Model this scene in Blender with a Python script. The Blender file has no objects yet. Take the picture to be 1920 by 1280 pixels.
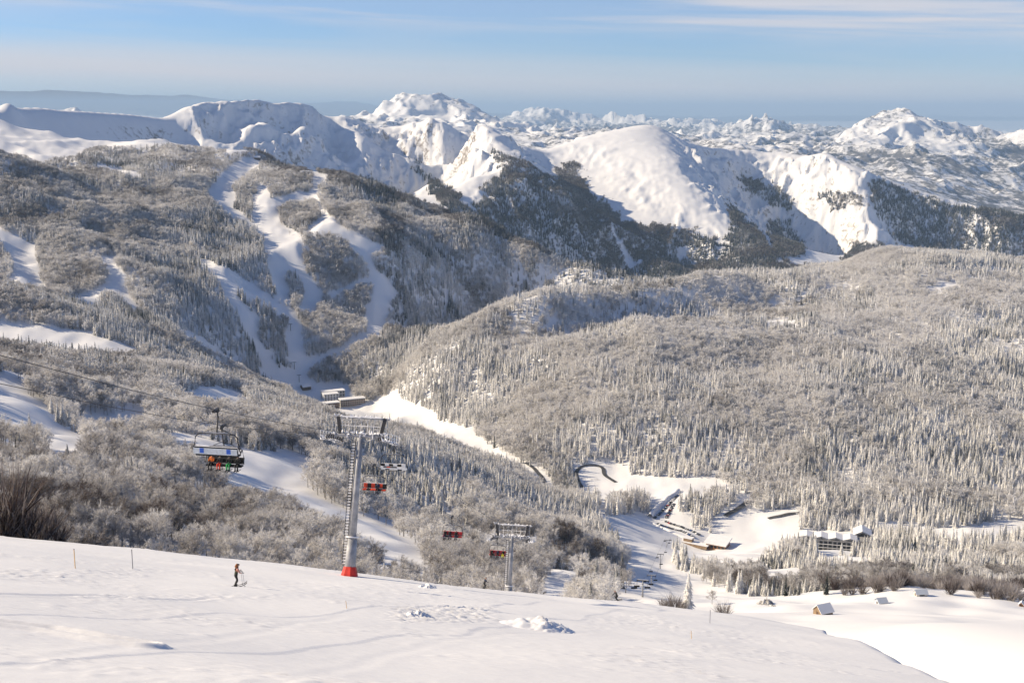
import bpy, bmesh, math, random
import numpy as np
from mathutils import Vector, Matrix

# ------------------------------------------------------------------ camera, light, sky, exposure
R = math.radians
SC = bpy.context.scene
COL = SC.collection
FPX, CX, CY = 2318.0, 960.0, 640.0          # focal length in photo pixels, picture centre
PITCH = R(10.5)
SP, CP = math.sin(PITCH), math.cos(PITCH)
cam_d = bpy.data.cameras.new("camera"); cam = bpy.data.objects.new("camera", cam_d); COL.objects.link(cam)
cam_d.sensor_width = 36.0; cam_d.lens = 36.0 * FPX / 1920.0
cam_d.clip_start = 0.5; cam_d.clip_end = 250000.0
cam.location = (0, 0, 0); cam.rotation_euler = (R(90) - PITCH, 0, 0)
SC.camera = cam

SUN_EL, SUN_BACK = R(30), R(-9)
SUN = Vector((-math.cos(SUN_EL) * math.cos(SUN_BACK), -math.cos(SUN_EL) * math.sin(SUN_BACK), math.sin(SUN_EL)))
sun_d = bpy.data.lights.new("sun", 'SUN'); sun = bpy.data.objects.new("sun", sun_d); COL.objects.link(sun)
sun_d.energy = 5.0; sun_d.angle = R(0.5); sun_d.color = (1.0, 0.84, 0.61)
sun.rotation_euler = SUN.to_track_quat('Z', 'Y').to_euler()

W = bpy.data.worlds.new("World"); SC.world = W; W.use_nodes = True
nt = W.node_tree; nt.nodes.clear()
def N(tree, kind, **kw):
    n = tree.nodes.new(kind)
    for k, v in kw.items(): setattr(n, k, v)
    return n
out = N(nt, 'ShaderNodeOutputWorld'); bg = N(nt, 'ShaderNodeBackground'); bg.inputs['Strength'].default_value = 0.07
sky = N(nt, 'ShaderNodeTexSky'); sky.sky_type = 'NISHITA'; sky.sun_disc = False
sky.sun_elevation = SUN_EL; sky.sun_rotation = R(270) - SUN_BACK; sky.altitude = 1900
sky.air_density = 1.0; sky.dust_density = 0.4; sky.ozone_density = 3.2
# thin streaks of high cloud, laid out by direction over the whole sky
tc = N(nt, 'ShaderNodeTexCoord'); sep = N(nt, 'ShaderNodeSeparateXYZ'); nt.links.new(tc.outputs['Generated'], sep.inputs[0])
def math_n(tree, op, a, b=None, c=None, clamp=False):
    n = N(tree, 'ShaderNodeMath', operation=op); n.use_clamp = clamp
    for i, v in enumerate((a, b, c)):
        if v is None: continue
        if isinstance(v, (int, float)): n.inputs[i].default_value = v
        else: tree.links.new(v, n.inputs[i])
    return n.outputs[0]
zz = math_n(nt, 'MULTIPLY_ADD', sep.outputs['X'], 0.04, sep.outputs['Z'])
comb = N(nt, 'ShaderNodeCombineXYZ')
nt.links.new(math_n(nt, 'MULTIPLY', sep.outputs['X'], 2.2), comb.inputs[0])
nt.links.new(math_n(nt, 'MULTIPLY', sep.outputs['Y'], 2.2), comb.inputs[1])
nt.links.new(math_n(nt, 'MULTIPLY', zz, 42.0), comb.inputs[2])
nz = N(nt, 'ShaderNodeTexNoise'); nz.inputs['Scale'].default_value = 1.0; nz.inputs['Detail'].default_value = 7; nz.inputs['Roughness'].default_value = 0.55
nz.inputs['Distortion'].default_value = 0.4
nt.links.new(comb.outputs[0], nz.inputs['Vector'])
ramp = N(nt, 'ShaderNodeMapRange'); ramp.interpolation_type = 'SMOOTHSTEP'
nt.links.new(nz.outputs['Fac'], ramp.inputs['Value'])
ramp.inputs['From Min'].default_value = 0.44; ramp.inputs['From Max'].default_value = 0.60; ramp.inputs['To Max'].default_value = 0.7
# a soft veil low over the horizon and a second band high up
def band(lo, mid, hi):
    a = N(nt, 'ShaderNodeMapRange', interpolation_type='SMOOTHSTEP'); nt.links.new(zz, a.inputs['Value'])
    a.inputs['From Min'].default_value = lo; a.inputs['From Max'].default_value = mid
    b = N(nt, 'ShaderNodeMapRange', interpolation_type='SMOOTHSTEP'); nt.links.new(zz, b.inputs['Value'])
    b.inputs['From Min'].default_value = mid; b.inputs['From Max'].default_value = hi; b.inputs['To Min'].default_value = 1; b.inputs['To Max'].default_value = 0
    return math_n(nt, 'MULTIPLY', a.outputs[0], b.outputs[0])
veil = math_n(nt, 'MULTIPLY', band(-0.012, 0.020, 0.050), 0.75)
high = math_n(nt, 'MULTIPLY', band(0.055, 0.082, 0.12), 0.9)
hs = math_n(nt, 'MULTIPLY', high, math_n(nt, 'ADD', ramp.outputs[0], 0.15))
fac = math_n(nt, 'ADD', math_n(nt, 'ADD', math_n(nt, 'MULTIPLY', ramp.outputs[0], 0.2), veil), hs, clamp=True)
mix = N(nt, 'ShaderNodeMix', data_type='RGBA'); nt.links.new(fac, mix.inputs['Factor'])
tint = N(nt, 'ShaderNodeMix', data_type='RGBA', blend_type='MULTIPLY'); tint.inputs['Factor'].default_value = 1.0; tint.inputs['B'].default_value = (0.82, 0.94, 1.17, 1)
nt.links.new(sky.outputs[0], tint.inputs['A']); nt.links.new(tint.outputs['Result'], mix.inputs['A']); mix.inputs['B'].default_value = (7.2, 6.8, 6.9, 1)
nt.links.new(mix.outputs['Result'], bg.inputs['Color']); nt.links.new(bg.outputs[0], out.inputs['Surface'])

SC.view_settings.view_transform = 'Standard'; SC.view_settings.look = 'None'
SC.view_settings.exposure = 0.64; SC.view_settings.gamma = 1.0; SC.view_settings.use_curve_mapping = False
SC.render.engine = 'CYCLES'
cy = SC.cycles
cy.max_bounces = 6; cy.diffuse_bounces = 4; cy.glossy_bounces = 1; cy.transmission_bounces = 1; cy.volume_bounces = 0
cy.use_denoising = True
cy.sample_clamp_indirect = 4.0

# ------------------------------------------------------------------ numbers
rng = np.random.default_rng(11); random.seed(11)
def ray(px, py):
    x = (px - CX) / FPX; v = (CY - py) / FPX
    y = CP + v * SP; z = -SP + v * CP
    return x / y, z / y                      # sideways and upward per metre ahead
def pix(px, py, d):
    u, t = ray(px, py); return Vector((u * d, d, t * d))
def project(x, y, z):
    zc = y * CP - z * SP; yc = y * SP + z * CP
    zc = np.maximum(zc, 0.1)
    return CX + FPX * x / zc, CY - FPX * yc / zc
def sstep(x, a, b):
    t = np.clip((np.asarray(x, float) - a) / (b - a), 0, 1); return t * t * (3 - 2 * t)
def _hash(ix, iy, seed):
    h = (ix.astype(np.int64) * 374761393 + iy.astype(np.int64) * 668265263 + seed * 1274126177) & 0xFFFFFFFF
    h = ((h ^ (h >> 13)) * 1274126177) & 0xFFFFFFFF
    return ((h ^ (h >> 16)) & 0xFFFF) / 65535.0 * 2 * np.pi
def noise(x, y, seed=0):
    ix = np.floor(x); iy = np.floor(y); fx = x - ix; fy = y - iy
    def g(dx, dy):
        a = _hash(ix + dx, iy + dy, seed); return np.cos(a) * (fx - dx) + np.sin(a) * (fy - dy)
    w = lambda t: t * t * t * (t * (t * 6 - 15) + 10)
    wx, wy = w(fx), w(fy)
    a = g(0, 0) * (1 - wx) + g(1, 0) * wx; b = g(0, 1) * (1 - wx) + g(1, 1) * wx
    return (a * (1 - wy) + b * wy) * 1.5
def fbm(x, y, o=4, seed=0, gain=0.5):
    s = 0; a = 1; f = 1
    for k in range(o): s = s + a * noise(x * f, y * f, seed + k * 17); a *= gain; f *= 2.03
    return s
def ridged(x, y, o=4, seed=0, gain=0.5):
    s = 0; a = 1; f = 1
    for k in range(o): s = s + a * (1 - 2 * np.abs(noise(x * f, y * f, seed + k * 31))); a *= gain; f *= 2.07
    return s - 0.9
def crags(x, y, o=7, seed=0):              # ridged multifractal: sharp crests, quiet hollows; 0 .. about 1
    wx_ = noise(x * 1.3, y * 1.3, seed + 5) * .35 + noise(x * 3.1, y * 3.1, seed + 6) * .12; wy_ = noise(x * 1.3, y * 1.3, seed + 7) * .35 + noise(x * 3.1, y * 3.1, seed + 8) * .12
    x = x + wx_; y = y + wy_; s = 0; w = 1.0; a = 1.0; f = 1.0; tot = 0
    for k in range(o):
        n_ = (1 - np.minimum(np.abs(noise(x * f + k * 3.7, y * f - k * 1.9, seed + k * 13)) * 1.6, 1)) ** 2
        s = s + a * n_ * w; tot += a; w = np.clip(n_ * 1.7, 0.12, 1); a *= 0.52; f *= 2.1
    return s / tot
def inpoly(px, py, poly):
    P = np.array(poly, float); inside = np.zeros(np.shape(px), bool)
    for (x0, y0), (x1, y1) in zip(P, np.roll(P, -1, 0)):
        if y0 == y1: continue
        c = ((py >= y0) != (py >= y1)) & (px < (x1 - x0) * (py - y0) / (y1 - y0) + x0)
        inside ^= c
    return inside

# ------------------------------------------------------------------ terrain: ridges, spurs and valleys surveyed from the photograph (px, py, metres ahead)
LINES = [
 # just past the crest of the near slope
 [(-260,960,280),(0,990,300),(200,1010,330),(400,1045,360),(655,1070,400),(800,1085,420),(950,1100,440),(1130,1122,450),(1200,1145,470),(1290,1160,440),(1400,1155,420)],
 [(-260,880,400),(0,920,420),(200,920,470),(400,950,520),(560,965,600),(700,1005,600),(850,1035,620),(960,1060,640),(1080,1075,650),(1180,1110,700),(1225,1124,770)],
 [(-260,800,540),(0,830,560),(150,830,640),(300,860,640),(400,890,690)],
 [(330,822,830),(430,850,780),(500,895,740),(560,935,690),(700,990,610),(800,1045,560)],
 [(560,880,880),(700,890,930),(850,930,950),(980,985,950),(1070,1020,930)],
 [(-260,730,760),(0,750,800),(60,765,800),(120,805,760),(200,795,900),(300,780,950),(400,800,950),(500,830,960),(640,830,1150),(760,850,1250),(900,900,1300),(1000,950,1250),(1080,990,1220)],
 [(-260,690,930),(0,705,950),(100,725,1000),(250,750,1150),(400,745,1300),(520,760,1400),(640,790,1500),(750,810,1560),(870,860,1530),(950,890,1500),(1020,925,1420)],
 [(-260,650,1180),(0,665,1200),(120,675,1250),(300,695,1400),(430,722,1700),(520,738,1900)],
 [(-260,640,1600),(0,648,1600),(120,653,1600),(240,658,1600)],
 [(-260,530,1760),(0,552,1750),(100,570,1750),(200,612,1720),(260,645,1700)],
 # left massif
 [(-260,540,2150),(0,538,2080),(100,548,2100),(180,572,2050),(260,592,2000),(340,632,1950),(420,682,2050),(480,706,2150),(560,718,2180),(640,724,2180),(720,722,2150)],
 [(-260,440,2400),(0,430,2350),(80,450,2350),(200,490,2300),(300,520,2250),(400,560,2250),(480,600,2250),(560,640,2280),(640,640,2300),(720,620,2400),(770,660,2440)],
 [(-260,380,2550),(0,380,2500),(150,400,2550),(300,420,2600),(400,440,2600),(520,470,2600),(640,520,2550),(720,560,2540),(820,585,2670),(900,599,2720)],
 [(0,330,2620),(100,340,2700),(230,385,2700),(300,350,2900),(400,360,2950),(500,400,2850),(600,400,2850),(680,440,2660),(760,480,2710),(900,535,2810),(1000,560,2840),(1080,546,2810)],
 [(-260,260,2700),(0,292,2750),(60,308,2780),(130,332,2800),(190,365,2780)],
 [(70,292,3150),(140,268,3600),(220,266,3650),(300,268,3600),(420,276,3500),(480,296,3350),(600,324,3200),(700,357,3100),(850,408,3000),(1000,460,2900),(1100,495,2850),(1180,523,2800)],
 [(120,288,3300),(200,312,3150),(300,302,3250),(400,312,3200),(480,312,3230)],
 [(-260,215,3450),(0,228,3500),(45,238,3550),(100,246,3600),(150,256,3650)],
 [(-260,265,3250),(0,280,3200),(35,272,3320),(60,285,3200)],
 # right hill: crest, inner ridge and draw, foot
 [(760,700,2080),(830,655,2090),(900,617,2120),(1000,577,2170),(1100,552,2270),(1250,528,2420),(1450,523,2600),(1560,506,2700),(1680,466,2800),(1800,474,2850),(1920,494,2900),(2150,520,2950)],
 [(820,690,2010),(950,660,2000),(1080,632,2000),(1200,612,2040),(1330,604,2090),(1450,608,2140)],
 [(1000,640,2090),(1100,618,2190),(1200,602,2270),(1330,588,2370),(1450,578,2440),(1540,582,2400)],
 [(800,740,1960),(950,720,1900),(1100,700,1850),(1300,680,1880),(1500,660,1950),(1700,640,2050),(1920,620,2150),(2150,620,2150)],
 [(870,790,1800),(1000,790,1720),(1150,780,1680),(1350,780,1670),(1550,780,1680),(1750,770,1720),(1920,760,1760),(2150,760,1760)],
 [(740,745,2080),(810,793,1860),(900,835,1680),(1000,865,1590),(1160,865,1580),(1200,892,1530),(1400,902,1500),(1500,950,1400),(1650,985,1320),(1760,992,1310),(1920,990,1320),(2150,990,1320)],
 [(1560,545,2500),(1700,540,2450),(1850,545,2450)],
 # valley floor and lower right
 [(640,775,2020),(720,790,1900),(800,812,1790),(870,838,1680),(960,880,1560),(1040,930,1450)],
 [(1090,900,1520),(1160,910,1490),(1250,925,1460),(1330,935,1440),(1400,945,1410)],
 [(1110,960,1340),(1170,962,1350),(1230,975,1390),(1290,1000,1350),(1340,1015,1330),(1430,1000,1340),(1540,1015,1260)],
 [(1110,1010,1130),(1170,1005,1200),(1220,1035,1250),(1250,1042,1250),(1330,1045,1200),(1430,1050,1100),(1600,1050,1080),(1800,1040,1120),(1920,1040,1120),(2150,1040,1120)],
 [(1150,1050,850),(1210,1068,1040),(1300,1080,930),(1400,1090,850),(1600,1090,820),(1800,1085,850),(1920,1085,850),(2150,1090,850)],
 [(1330,1122,560),(1400,1121,540),(1470,1120,540),(1600,1114,560),(1725,1114,530),(1830,1122,500),(1920,1136,480),(2150,1165,440)],
 [(1355,1152,450),(1440,1134,460),(1540,1149,414),(1650,1128,480)],
 [(1450,1175,340),(1600,1165,350),(1750,1170,330),(1920,1190,320),(2150,1220,300)],
 [(1650,1210,250),(1780,1220,240),(1920,1240,230),(2150,1270,220)],
 # the high ridge and its spurs
 [(-260,185,3500),(0,196,3850),(60,206,4000),(150,215,4230),(250,222,4510),(300,222,4680),(350,212,4760),(400,195,4860),(435,197,4930),(470,197,5000),(510,196,5100),(550,195,5200),(600,203,5330),(640,216,5430),(690,232,5560),(720,240,5620),(760,233,5660),(800,222,5500),(860,246,5450),(930,264,5450),(1000,276,5550),(1040,273,5650),(1100,256,5800),(1180,240,5900),(1240,238,5900),(1265,260,5750),(1350,275,5950),(1430,285,6050),(1510,292,5950),(1540,287,5800),(1600,318,5800),(1700,350,5700),(1800,380,5600),(1920,410,5500),(2150,440,5400)],
 [(640,216,5430),(665,262,5190),(692,332,4960)],
 [(640,216,5430),(690,258,5400),(740,308,5360),(800,358,5310),(846,392,5270)],
 [(700,342,4990),(745,374,5010),(800,400,5080),(850,425,5100)],
 [(800,222,5500),(850,262,5200),(915,288,4900),(960,302,4760),(1050,352,4690),(1150,432,4640),(1262,522,4590)],
 [(880,395,4330),(960,450,4350),(1050,505,4380),(1150,530,4430)],
 [(880,330,4650),(960,372,4530),(1050,430,4500)],
 [(1265,260,5750),(1280,300,5400),(1325,380,5000),(1370,432,4800),(1450,505,4500)],
 [(1540,287,5800),(1580,332,5600),(1620,390,5400),(1660,422,5320),(1690,464,5250)],
 [(1800,380,5600),(1850,425,5450),(1900,475,5280)],
 [(760,270,5450),(800,320,5100),(850,380,4750)],
 [(1030,295,5550),(1050,345,5200),(1130,402,4900),(1200,442,4700),(1300,520,4450)],
 [(1400,330,5900),(1450,370,5780),(1490,410,5650),(1530,470,5500),(1570,505,5400)],
 [(1650,440,5400),(1690,468,5330),(1800,492,5320),(1920,508,5280)],
 [(0,236,3880),(100,243,4050),(200,256,4310),(300,264,4600),(420,280,4790)],
 [(396,198,4850),(390,222,4760),(384,250,4690)],
 [(456,199,4960),(460,235,4775),(447,266,4690)], [(490,199,5040),(488,230,4820),(477,288,4700)],
 [(562,202,5215),(562,240,4940),(543,292,4770)], [(605,210,5330),(588,255,4980),(573,304,4800)],
 [(474,225,4960),(464,285,4880)], [(520,225,5070),(512,298,4990)], [(583,225,5260),(574,258,5190),(556,302,5090)], [(628,230,5390),(622,270,5240),(605,320,5090)],
 # beyond
 [(1600,322,8200),(1700,345,8300),(1850,388,8600),(1920,392,8600),(2150,395,8600)],
 [(1640,285,10500),(1760,300,10300),(1850,318,10300),(1920,330,10300)],
 [(1540,262,12000),(1580,240,12600),(1620,226,13000),(1680,211,13200),(1740,224,13200),(1800,242,13200),(1870,257,13500),(1920,253,13500),(2150,250,13500)],
 [(930,262,9800),(1050,266,9500),(1200,262,9500),(1350,268,9500),(1480,285,9300)],
 [(960,236,13000),(1050,229,14500),(1150,229,15000),(1200,232,14500),(1300,230,15000),(1400,231,16000),(1480,238,15000),(1530,246,14500)],
 [(560,200,15000),(620,203,15000),(660,206,14200),(700,193,14600),(760,183,14800),(830,186,14800),(870,200,14500),(920,216,14000)],
 [(1340,230,21000),(1390,224,22000),(1430,212,22500),(1470,222,22500),(1520,234,22000)],
 [(780,226,30000),(860,213,31000),(930,205,32000),(1000,199,33000),(1050,205,33000),(1110,214,33000),(1220,226,33000)],
 [(330,208,11500),(380,197,11000),(430,181,11200),(480,192,11200),(540,202,11500)],
 [(0,206,12800),(60,207,13000),(112,204,13200),(165,209,13000),(250,211,12500)],
 [(-260,165,70000),(0,167,72000),(60,170,72000),(120,168,72000),(170,174,72000),(230,175,72000),(290,180,72000),(350,178,72000),(400,183,72000),(480,189,72000),(600,188,72000),(680,192,72000),(800,206,72000),(1000,216,72000),(1400,226,72000),(1920,236,72000),(2150,240,72000)],
]
# ground the photograph hides (px, metres ahead, height below the camera)
HIDDEN = [
 [(-260,100,-90),(500,100,-95),(1300,100,-105),(2150,100,-115)], [(-260,210,-105),(400,200,-115),(960,210,-125),(1400,210,-150)],
 [(-260,1420,-290),(100,1420,-298),(260,1480,-310)], [(-260,1900,-290),(0,1900,-292),(150,1880,-312)],
 [(300,3900,-230),(480,3850,-215),(700,3550,-265),(850,3500,-335),(1000,3380,-425),(1180,3300,-500)],
 [(-260,3000,-190),(30,2960,-205)], [(60,3850,-185),(300,4050,-195)],
 [(800,2330,-420),(900,2300,-410),(1000,2380,-420),(1180,2480,-430)],
 [(1100,3000,-470),(1250,3300,-540),(1450,3500,-560),(1680,3600,-520),(1920,3700,-500),(2150,3700,-500)],
 [(1000,1000,-385)], [(-260,7500,-500),(400,7500,-520),(900,7500,-560),(1400,7600,-620),(1920,7200,-700),(2150,7200,-700)],
 [(-260,20000,-450),(200,20000,-450),(600,20000,-420),(1000,20500,-500),(1500,18000,-480),(1920,18000,-500),(2150,18000,-500)],
 [(-260,42000,-700),(400,42000,-700),(1000,50000,-800),(1500,42000,-700),(2150,42000,-700)],
 [(-260,95000,-250),(900,95000,-250),(2150,95000,-250)],
]
def densify(rows, to):
    o = []
    for a, b in zip(rows[:-1], rows[1:]):
        A, B = to(a), to(b); n = max(1, int(np.hypot(B[0] - A[0], B[1] - A[1]) / (0.014 if 3400 < math.exp(A[1]) < 7000 else 0.028)))
        for k in range(n): o.append(tuple(A[i] + (B[i] - A[i]) * k / n for i in range(3)))
    o.append(to(rows[-1])); return o
def vis(p): u, t = ray(p[0], p[1]); return (u, math.log(p[2]), t)
def hid(p): return ((p[0] - CX) / FPX / 0.975, math.log(p[1]), p[2] / p[1])
pts = []
def behind(l, f, drop): return [(p[0], p[2] * f, ray(p[0], p[1])[1] * p[2] - drop) for p in l if -300 < p[0] < 2200]
for l in LINES:
    pts += densify(l, vis)
    if l[0] == (-260,185,3500): HIDDEN += [behind(l, 1.035, 70), behind(l, 1.12, 220)]
    if l[0] in ((1540,262,12000), (560,200,15000), (330,208,11500), (0,206,12800), (1340,230,21000), (780,226,30000)): HIDDEN.append(behind(l, 1.06, 200))
for l in HIDDEN: pts += densify(l, hid)
pts = np.array(pts)
key = np.round(pts[:, :2] / 0.008).astype(int)
_, ui = np.unique(key, axis=0, return_index=True); pts = pts[np.sort(ui)]
XY, T = pts[:, :2], pts[:, 2]
def kern(a, b):
    d2 = (a[:, None, 0] - b[None, :, 0]) ** 2 + (a[:, None, 1] - b[None, :, 1]) ** 2
    return np.sqrt(d2 + 0.012 ** 2)
n = len(XY)
A = np.zeros((n + 1, n + 1)); A[:n, :n] = kern(XY, XY); A[:n, :n] -= np.eye(n) * 0.0015; A[:n, n] = 1; A[n, :n] = 1
wts = np.linalg.solve(A, np.append(T, 0))
GU = np.linspace(-0.62, 0.62, 460); GL = np.linspace(math.log(90), math.log(95000), 760)
GT = np.zeros((len(GL), len(GU)))
for i, L in enumerate(GL):
    q = np.stack([GU, np.full_like(GU, L)], 1); GT[i] = kern(q, XY) @ wts[:n] + wts[n]
def bil(G, fi, fj):
    fi = np.clip(fi, 0, G.shape[0] - 1.001); fj = np.clip(fj, 0, G.shape[1] - 1.001)
    i = fi.astype(int); j = fj.astype(int); a = fi - i; b = fj - j
    return (G[i, j] * (1 - b) + G[i, j + 1] * b) * (1 - a) + (G[i + 1, j] * (1 - b) + G[i + 1, j + 1] * b) * a
def z_survey(x, d):
    dd = np.maximum(d, 90.0); u = np.clip(x / dd, -0.62, 0.62)
    fi = (np.log(dd) - GL[0]) / (GL[1] - GL[0]); fj = (u - GU[0]) / (GU[1] - GU[0])
    return bil(GT, fi, fj) * dd
def z_near(x, d):                             # the near ski slope: a tilted plane that rolls away at its crest
    u = x / np.maximum(d, 30.0)
    dc = np.interp(u, [-0.6, 0.22, 0.26, 0.341, 0.379, 0.5, 0.9], [142, 142, 128, 86, 68, 45, 30])
    z = -(5 + 0.369 * d + 0.12 * x)
    over = np.maximum(d - dc, 0)
    z = z - 0.0013 * over ** 2 * np.where(u > 0.27, 5.0, 1.0)
    z = z + 3.3 * np.exp(-(x * x + d * d) / 14.0 ** 2)
    z = z + 0.5 * fbm(x / 38 + 3, d / 26, 3, 5)
    return z
def detail(x, d):
    r = np.maximum(d, 1)
    near = sstep(d, 180, 500) * (1 - sstep(d, 3300, 4200))
    z = near * (6.5 * fbm(x / 160, d / 160, 4, 3) + 1.5 * fbm(x / 40, d / 40, 2, 9))
    z = z + near * sstep(d, 1500, 1900) * (9 + 9 * sstep(d, 1950, 2250) * sstep(-x / r, -.06, .02)) * ridged(x / 330 + .3, d / 330, 3, 21)
    hi = sstep(d, 3900, 4500) * (1 - sstep(d, 6600, 7600))
    wx = 60 * fbm(x / 400, d / 400, 2, 51); wy = 60 * fbm(x / 400 + 9, d / 400, 2, 52)
    rough = sstep(fbm(x / 900 + 4, d / 900, 2, 61), -0.25, 0.35)
    hi = hi * (1 - 0.98 * sstep(-x / r, .235, .28)) * (1 - 0.75 * np.exp(-((x / r - .10) / .05) ** 2) * sstep(d, 5000, 5500))
    steep = np.minimum(np.abs(z_survey(x, d + 60) - z_survey(x, d - 60)) / 120 + np.abs(z_survey(x + 60, d) - z_survey(x - 60, d)) / 120, 1.2)
    rough = (0.06 + 0.30 * rough) + 1.5 * sstep(steep, 0.4, 1.0)
    z = z + hi * rough * (30 * (crags((x + wx) / 420, (d + wy) / 420, 7, 33) - 0.42) + 30 * (crags((x + .7 * wx) / 170, (d + .7 * wy) / 190, 6, 43) - 0.42) + 7 * (ridged((x + .5 * wx) / 60, (d + .5 * wy) / 70, 3, 35, 0.6) - 0.3))
    fr = sstep(d, 7600, 9500) * (1 - sstep(d, 50000, 65000))
    z = z + fr * np.minimum(r / 13000, 1.6) * (250 * (crags((x + 3 * wx) / 3600, (d + 3 * wy) / 4200, 8, 71) - 0.62) + 130 * (crags((x + 2 * wx) / 1100, (d + 2 * wy) / 1300, 6, 74) - 0.5) + 32 * (crags(x / 420, d / 520, 5, 77) - 0.4))
    z = z + sstep(d, 55000, 70000) * 160 * (ridged(x / 9000, d / 9000, 4, 88) - 0.6)
    return z
def z_ground(x, d):
    a = z_near(x, d); b = z_survey(x, d) + detail(x, d)
    b = np.where(d < 95, -400, b)
    k = 5.0
    return 0.5 * (a + b + np.sqrt((a - b) ** 2 + k * k)) - k * k / 4 / np.sqrt((a - b) ** 2 + k * k)

# one sheet: rows from behind the camera to past the last range
ROWS = np.concatenate([np.linspace(-60, 12, 30, False), np.exp(np.linspace(math.log(12), math.log(34), 60, False)), np.exp(np.linspace(math.log(34), math.log(160), 620, False)),
                       np.exp(np.linspace(math.log(160), math.log(3800), 540, False)), np.exp(np.linspace(math.log(3800), math.log(7000), 260, False)), np.exp(np.linspace(math.log(7000), math.log(18000), 460, False)), np.exp(np.linspace(math.log(18000), math.log(95000), 170))])
NC = 900
SS = np.linspace(-1, 1, NC)
def halfw(d): return 0.56 * np.maximum(d, 0) + 60
DD, S2 = np.meshgrid(ROWS, SS, indexing='ij'); XX = S2 * halfw(DD)
ZZ = z_ground(XX, DD)
# surface of the trodden and wind-worn near snow
nearm = (1 - sstep(DD, 170, 260)) * sstep(DD, 15, 25)
led = lambda n_, h: np.clip((n_ - h) / 0.10, 0, 1)
sast = led(fbm(XX / 1.5 + 0.25 * DD, DD / 0.34, 2, 101), .40) + 0.7 * led(fbm(XX / 0.9 - 0.15 * DD, DD / 0.22, 2, 103), .42)
patch = sstep(fbm(XX / 22, DD / 14, 3, 105), -0.15, 0.4)
ZZ += nearm * (0.045 * sast * (0.25 + patch) + 0.008 * fbm(XX / 0.9, DD / 0.7, 2, 111) * patch + 0.025 * fbm(XX / 6, DD / 4, 2, 115))
def groove(p, depth, width):                    # a groove, mostly ski trails, pressed into the snow through photo points
    global ZZ
    P = []
    for px, py in p:
        u, t = ray(px, py); ds = np.linspace(20, 160, 600); zs = z_ground(u * ds, ds)
        k = np.argmax(zs >= t * ds); P.append((u * ds[k], ds[k]))
    sel = (DD > 25) & (DD < 160); X, D = XX[sel], DD[sel]; best = np.full(X.shape, 1e9)
    for (x0, y0), (x1, y1) in zip(P[:-1], P[1:]):
        L2 = (x1 - x0) ** 2 + (y1 - y0) ** 2; t = np.clip(((X - x0) * (x1 - x0) + (D - y0) * (y1 - y0)) / L2, 0, 1)
        best = np.minimum(best, np.hypot(X - x0 - t * (x1 - x0), D - y0 - t * (y1 - y0)))
    ZZ[sel] += depth * (-np.exp(-(best / width) ** 2) + 0.6 * np.exp(-((best - 1.9 * width) / (0.7 * width)) ** 2))
groove([(-40, 1166), (90, 1182), (180, 1196), (270, 1210)], 0.34, 0.32)  # straight line at the left, cut deeper than the ski trails
groove([(-40, 1262), (80, 1235), (200, 1218), (400, 1200), (520, 1178), (640, 1155)], 0.014, 0.35)
groove([(560, 1270), (700, 1235), (800, 1210), (930, 1190), (1100, 1185)], 0.012, 0.35)
groove([(-40, 1114), (120, 1117), (260, 1122), (400, 1120)], 0.05, 0.25)
def churn(x0, x1, y0, y1, amp):                 # snow broken up by a groomer
    global ZZ
    px, py = project(XX, DD, ZZ)
    m = sstep(px, x0, x0 + 60) * (1 - sstep(px, x1 - 60, x1)) * sstep(py, y0, y0 + 10) * (1 - sstep(py, y1 - 10, y1)) * nearm * (DD < 150) * (DD > 30)
    ZZ += m * amp * np.maximum(fbm(XX / 0.45, DD / 0.55, 3, 131), -0.1)
churn(700, 960, 1130, 1172, 0.20); churn(1060, 1300, 1148, 1185, 0.09); churn(-60, 320, 1060, 1090, 0.10); churn(100, 560, 1108, 1130, 0.10)

def ground(x, d):
    x = np.asarray(x, float); d = np.asarray(d, float)
    fi = np.interp(d, ROWS, np.arange(len(ROWS))); fj = (x / halfw(d) + 1) * (NC - 1) / 2
    return bil(ZZ, fi, fj)
def gz(x, y): return float(ground(np.array([x]), np.array([y]))[0])
def hit(px, py, lo=30, hi=9000):
    """Where the ground past lo metres first meets the line of sight through a photo pixel."""
    u, t = ray(px, py); ds = np.exp(np.linspace(math.log(lo), math.log(hi), 6000)); zs = ground(u * ds, ds)
    w = np.nonzero(zs >= t * ds)[0]
    k = w[0] if len(w) else int(np.argmax(zs / ds))
    return Vector((u * ds[k], ds[k], float(zs[k])))

# ------------------------------------------------------------------ materials
MATS = {}
def mat(name, col, rough=0.8, metal=0.0, vary=0.12, scale=6.0, spec=0.3, dirt=None):
    if name in MATS: return MATS[name]
    m = bpy.data.materials.new(name); m.use_nodes = True; t = m.node_tree; b = t.nodes['Principled BSDF']
    b.inputs['Roughness'].default_value = rough; b.inputs['Metallic'].default_value = metal; b.inputs['Specular IOR Level'].default_value = spec
    tc = N(t, 'ShaderNodeTexCoord'); nz = N(t, 'ShaderNodeTexNoise'); nz.inputs['Scale'].default_value = scale; nz.inputs['Detail'].default_value = 5
    t.links.new(tc.outputs['Object'], nz.inputs['Vector'])
    mx = N(t, 'ShaderNodeMix', data_type='RGBA')
    mr = N(t, 'ShaderNodeMapRange'); mr.inputs['From Min'].default_value = 0.35; mr.inputs['From Max'].default_value = 0.65
    t.links.new(nz.outputs['Fac'], mr.inputs['Value']); t.links.new(mr.outputs[0], mx.inputs['Factor'])
    lo = dirt if dirt else tuple(c * (1 - vary) for c in col); hi = tuple(min(1, c * (1 + vary)) for c in col)
    mx.inputs['A'].default_value = (*lo, 1); mx.inputs['B'].default_value = (*hi, 1)
    t.links.new(mx.outputs['Result'], b.inputs['Base Color'])
    MATS[name] = m; return m
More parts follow.
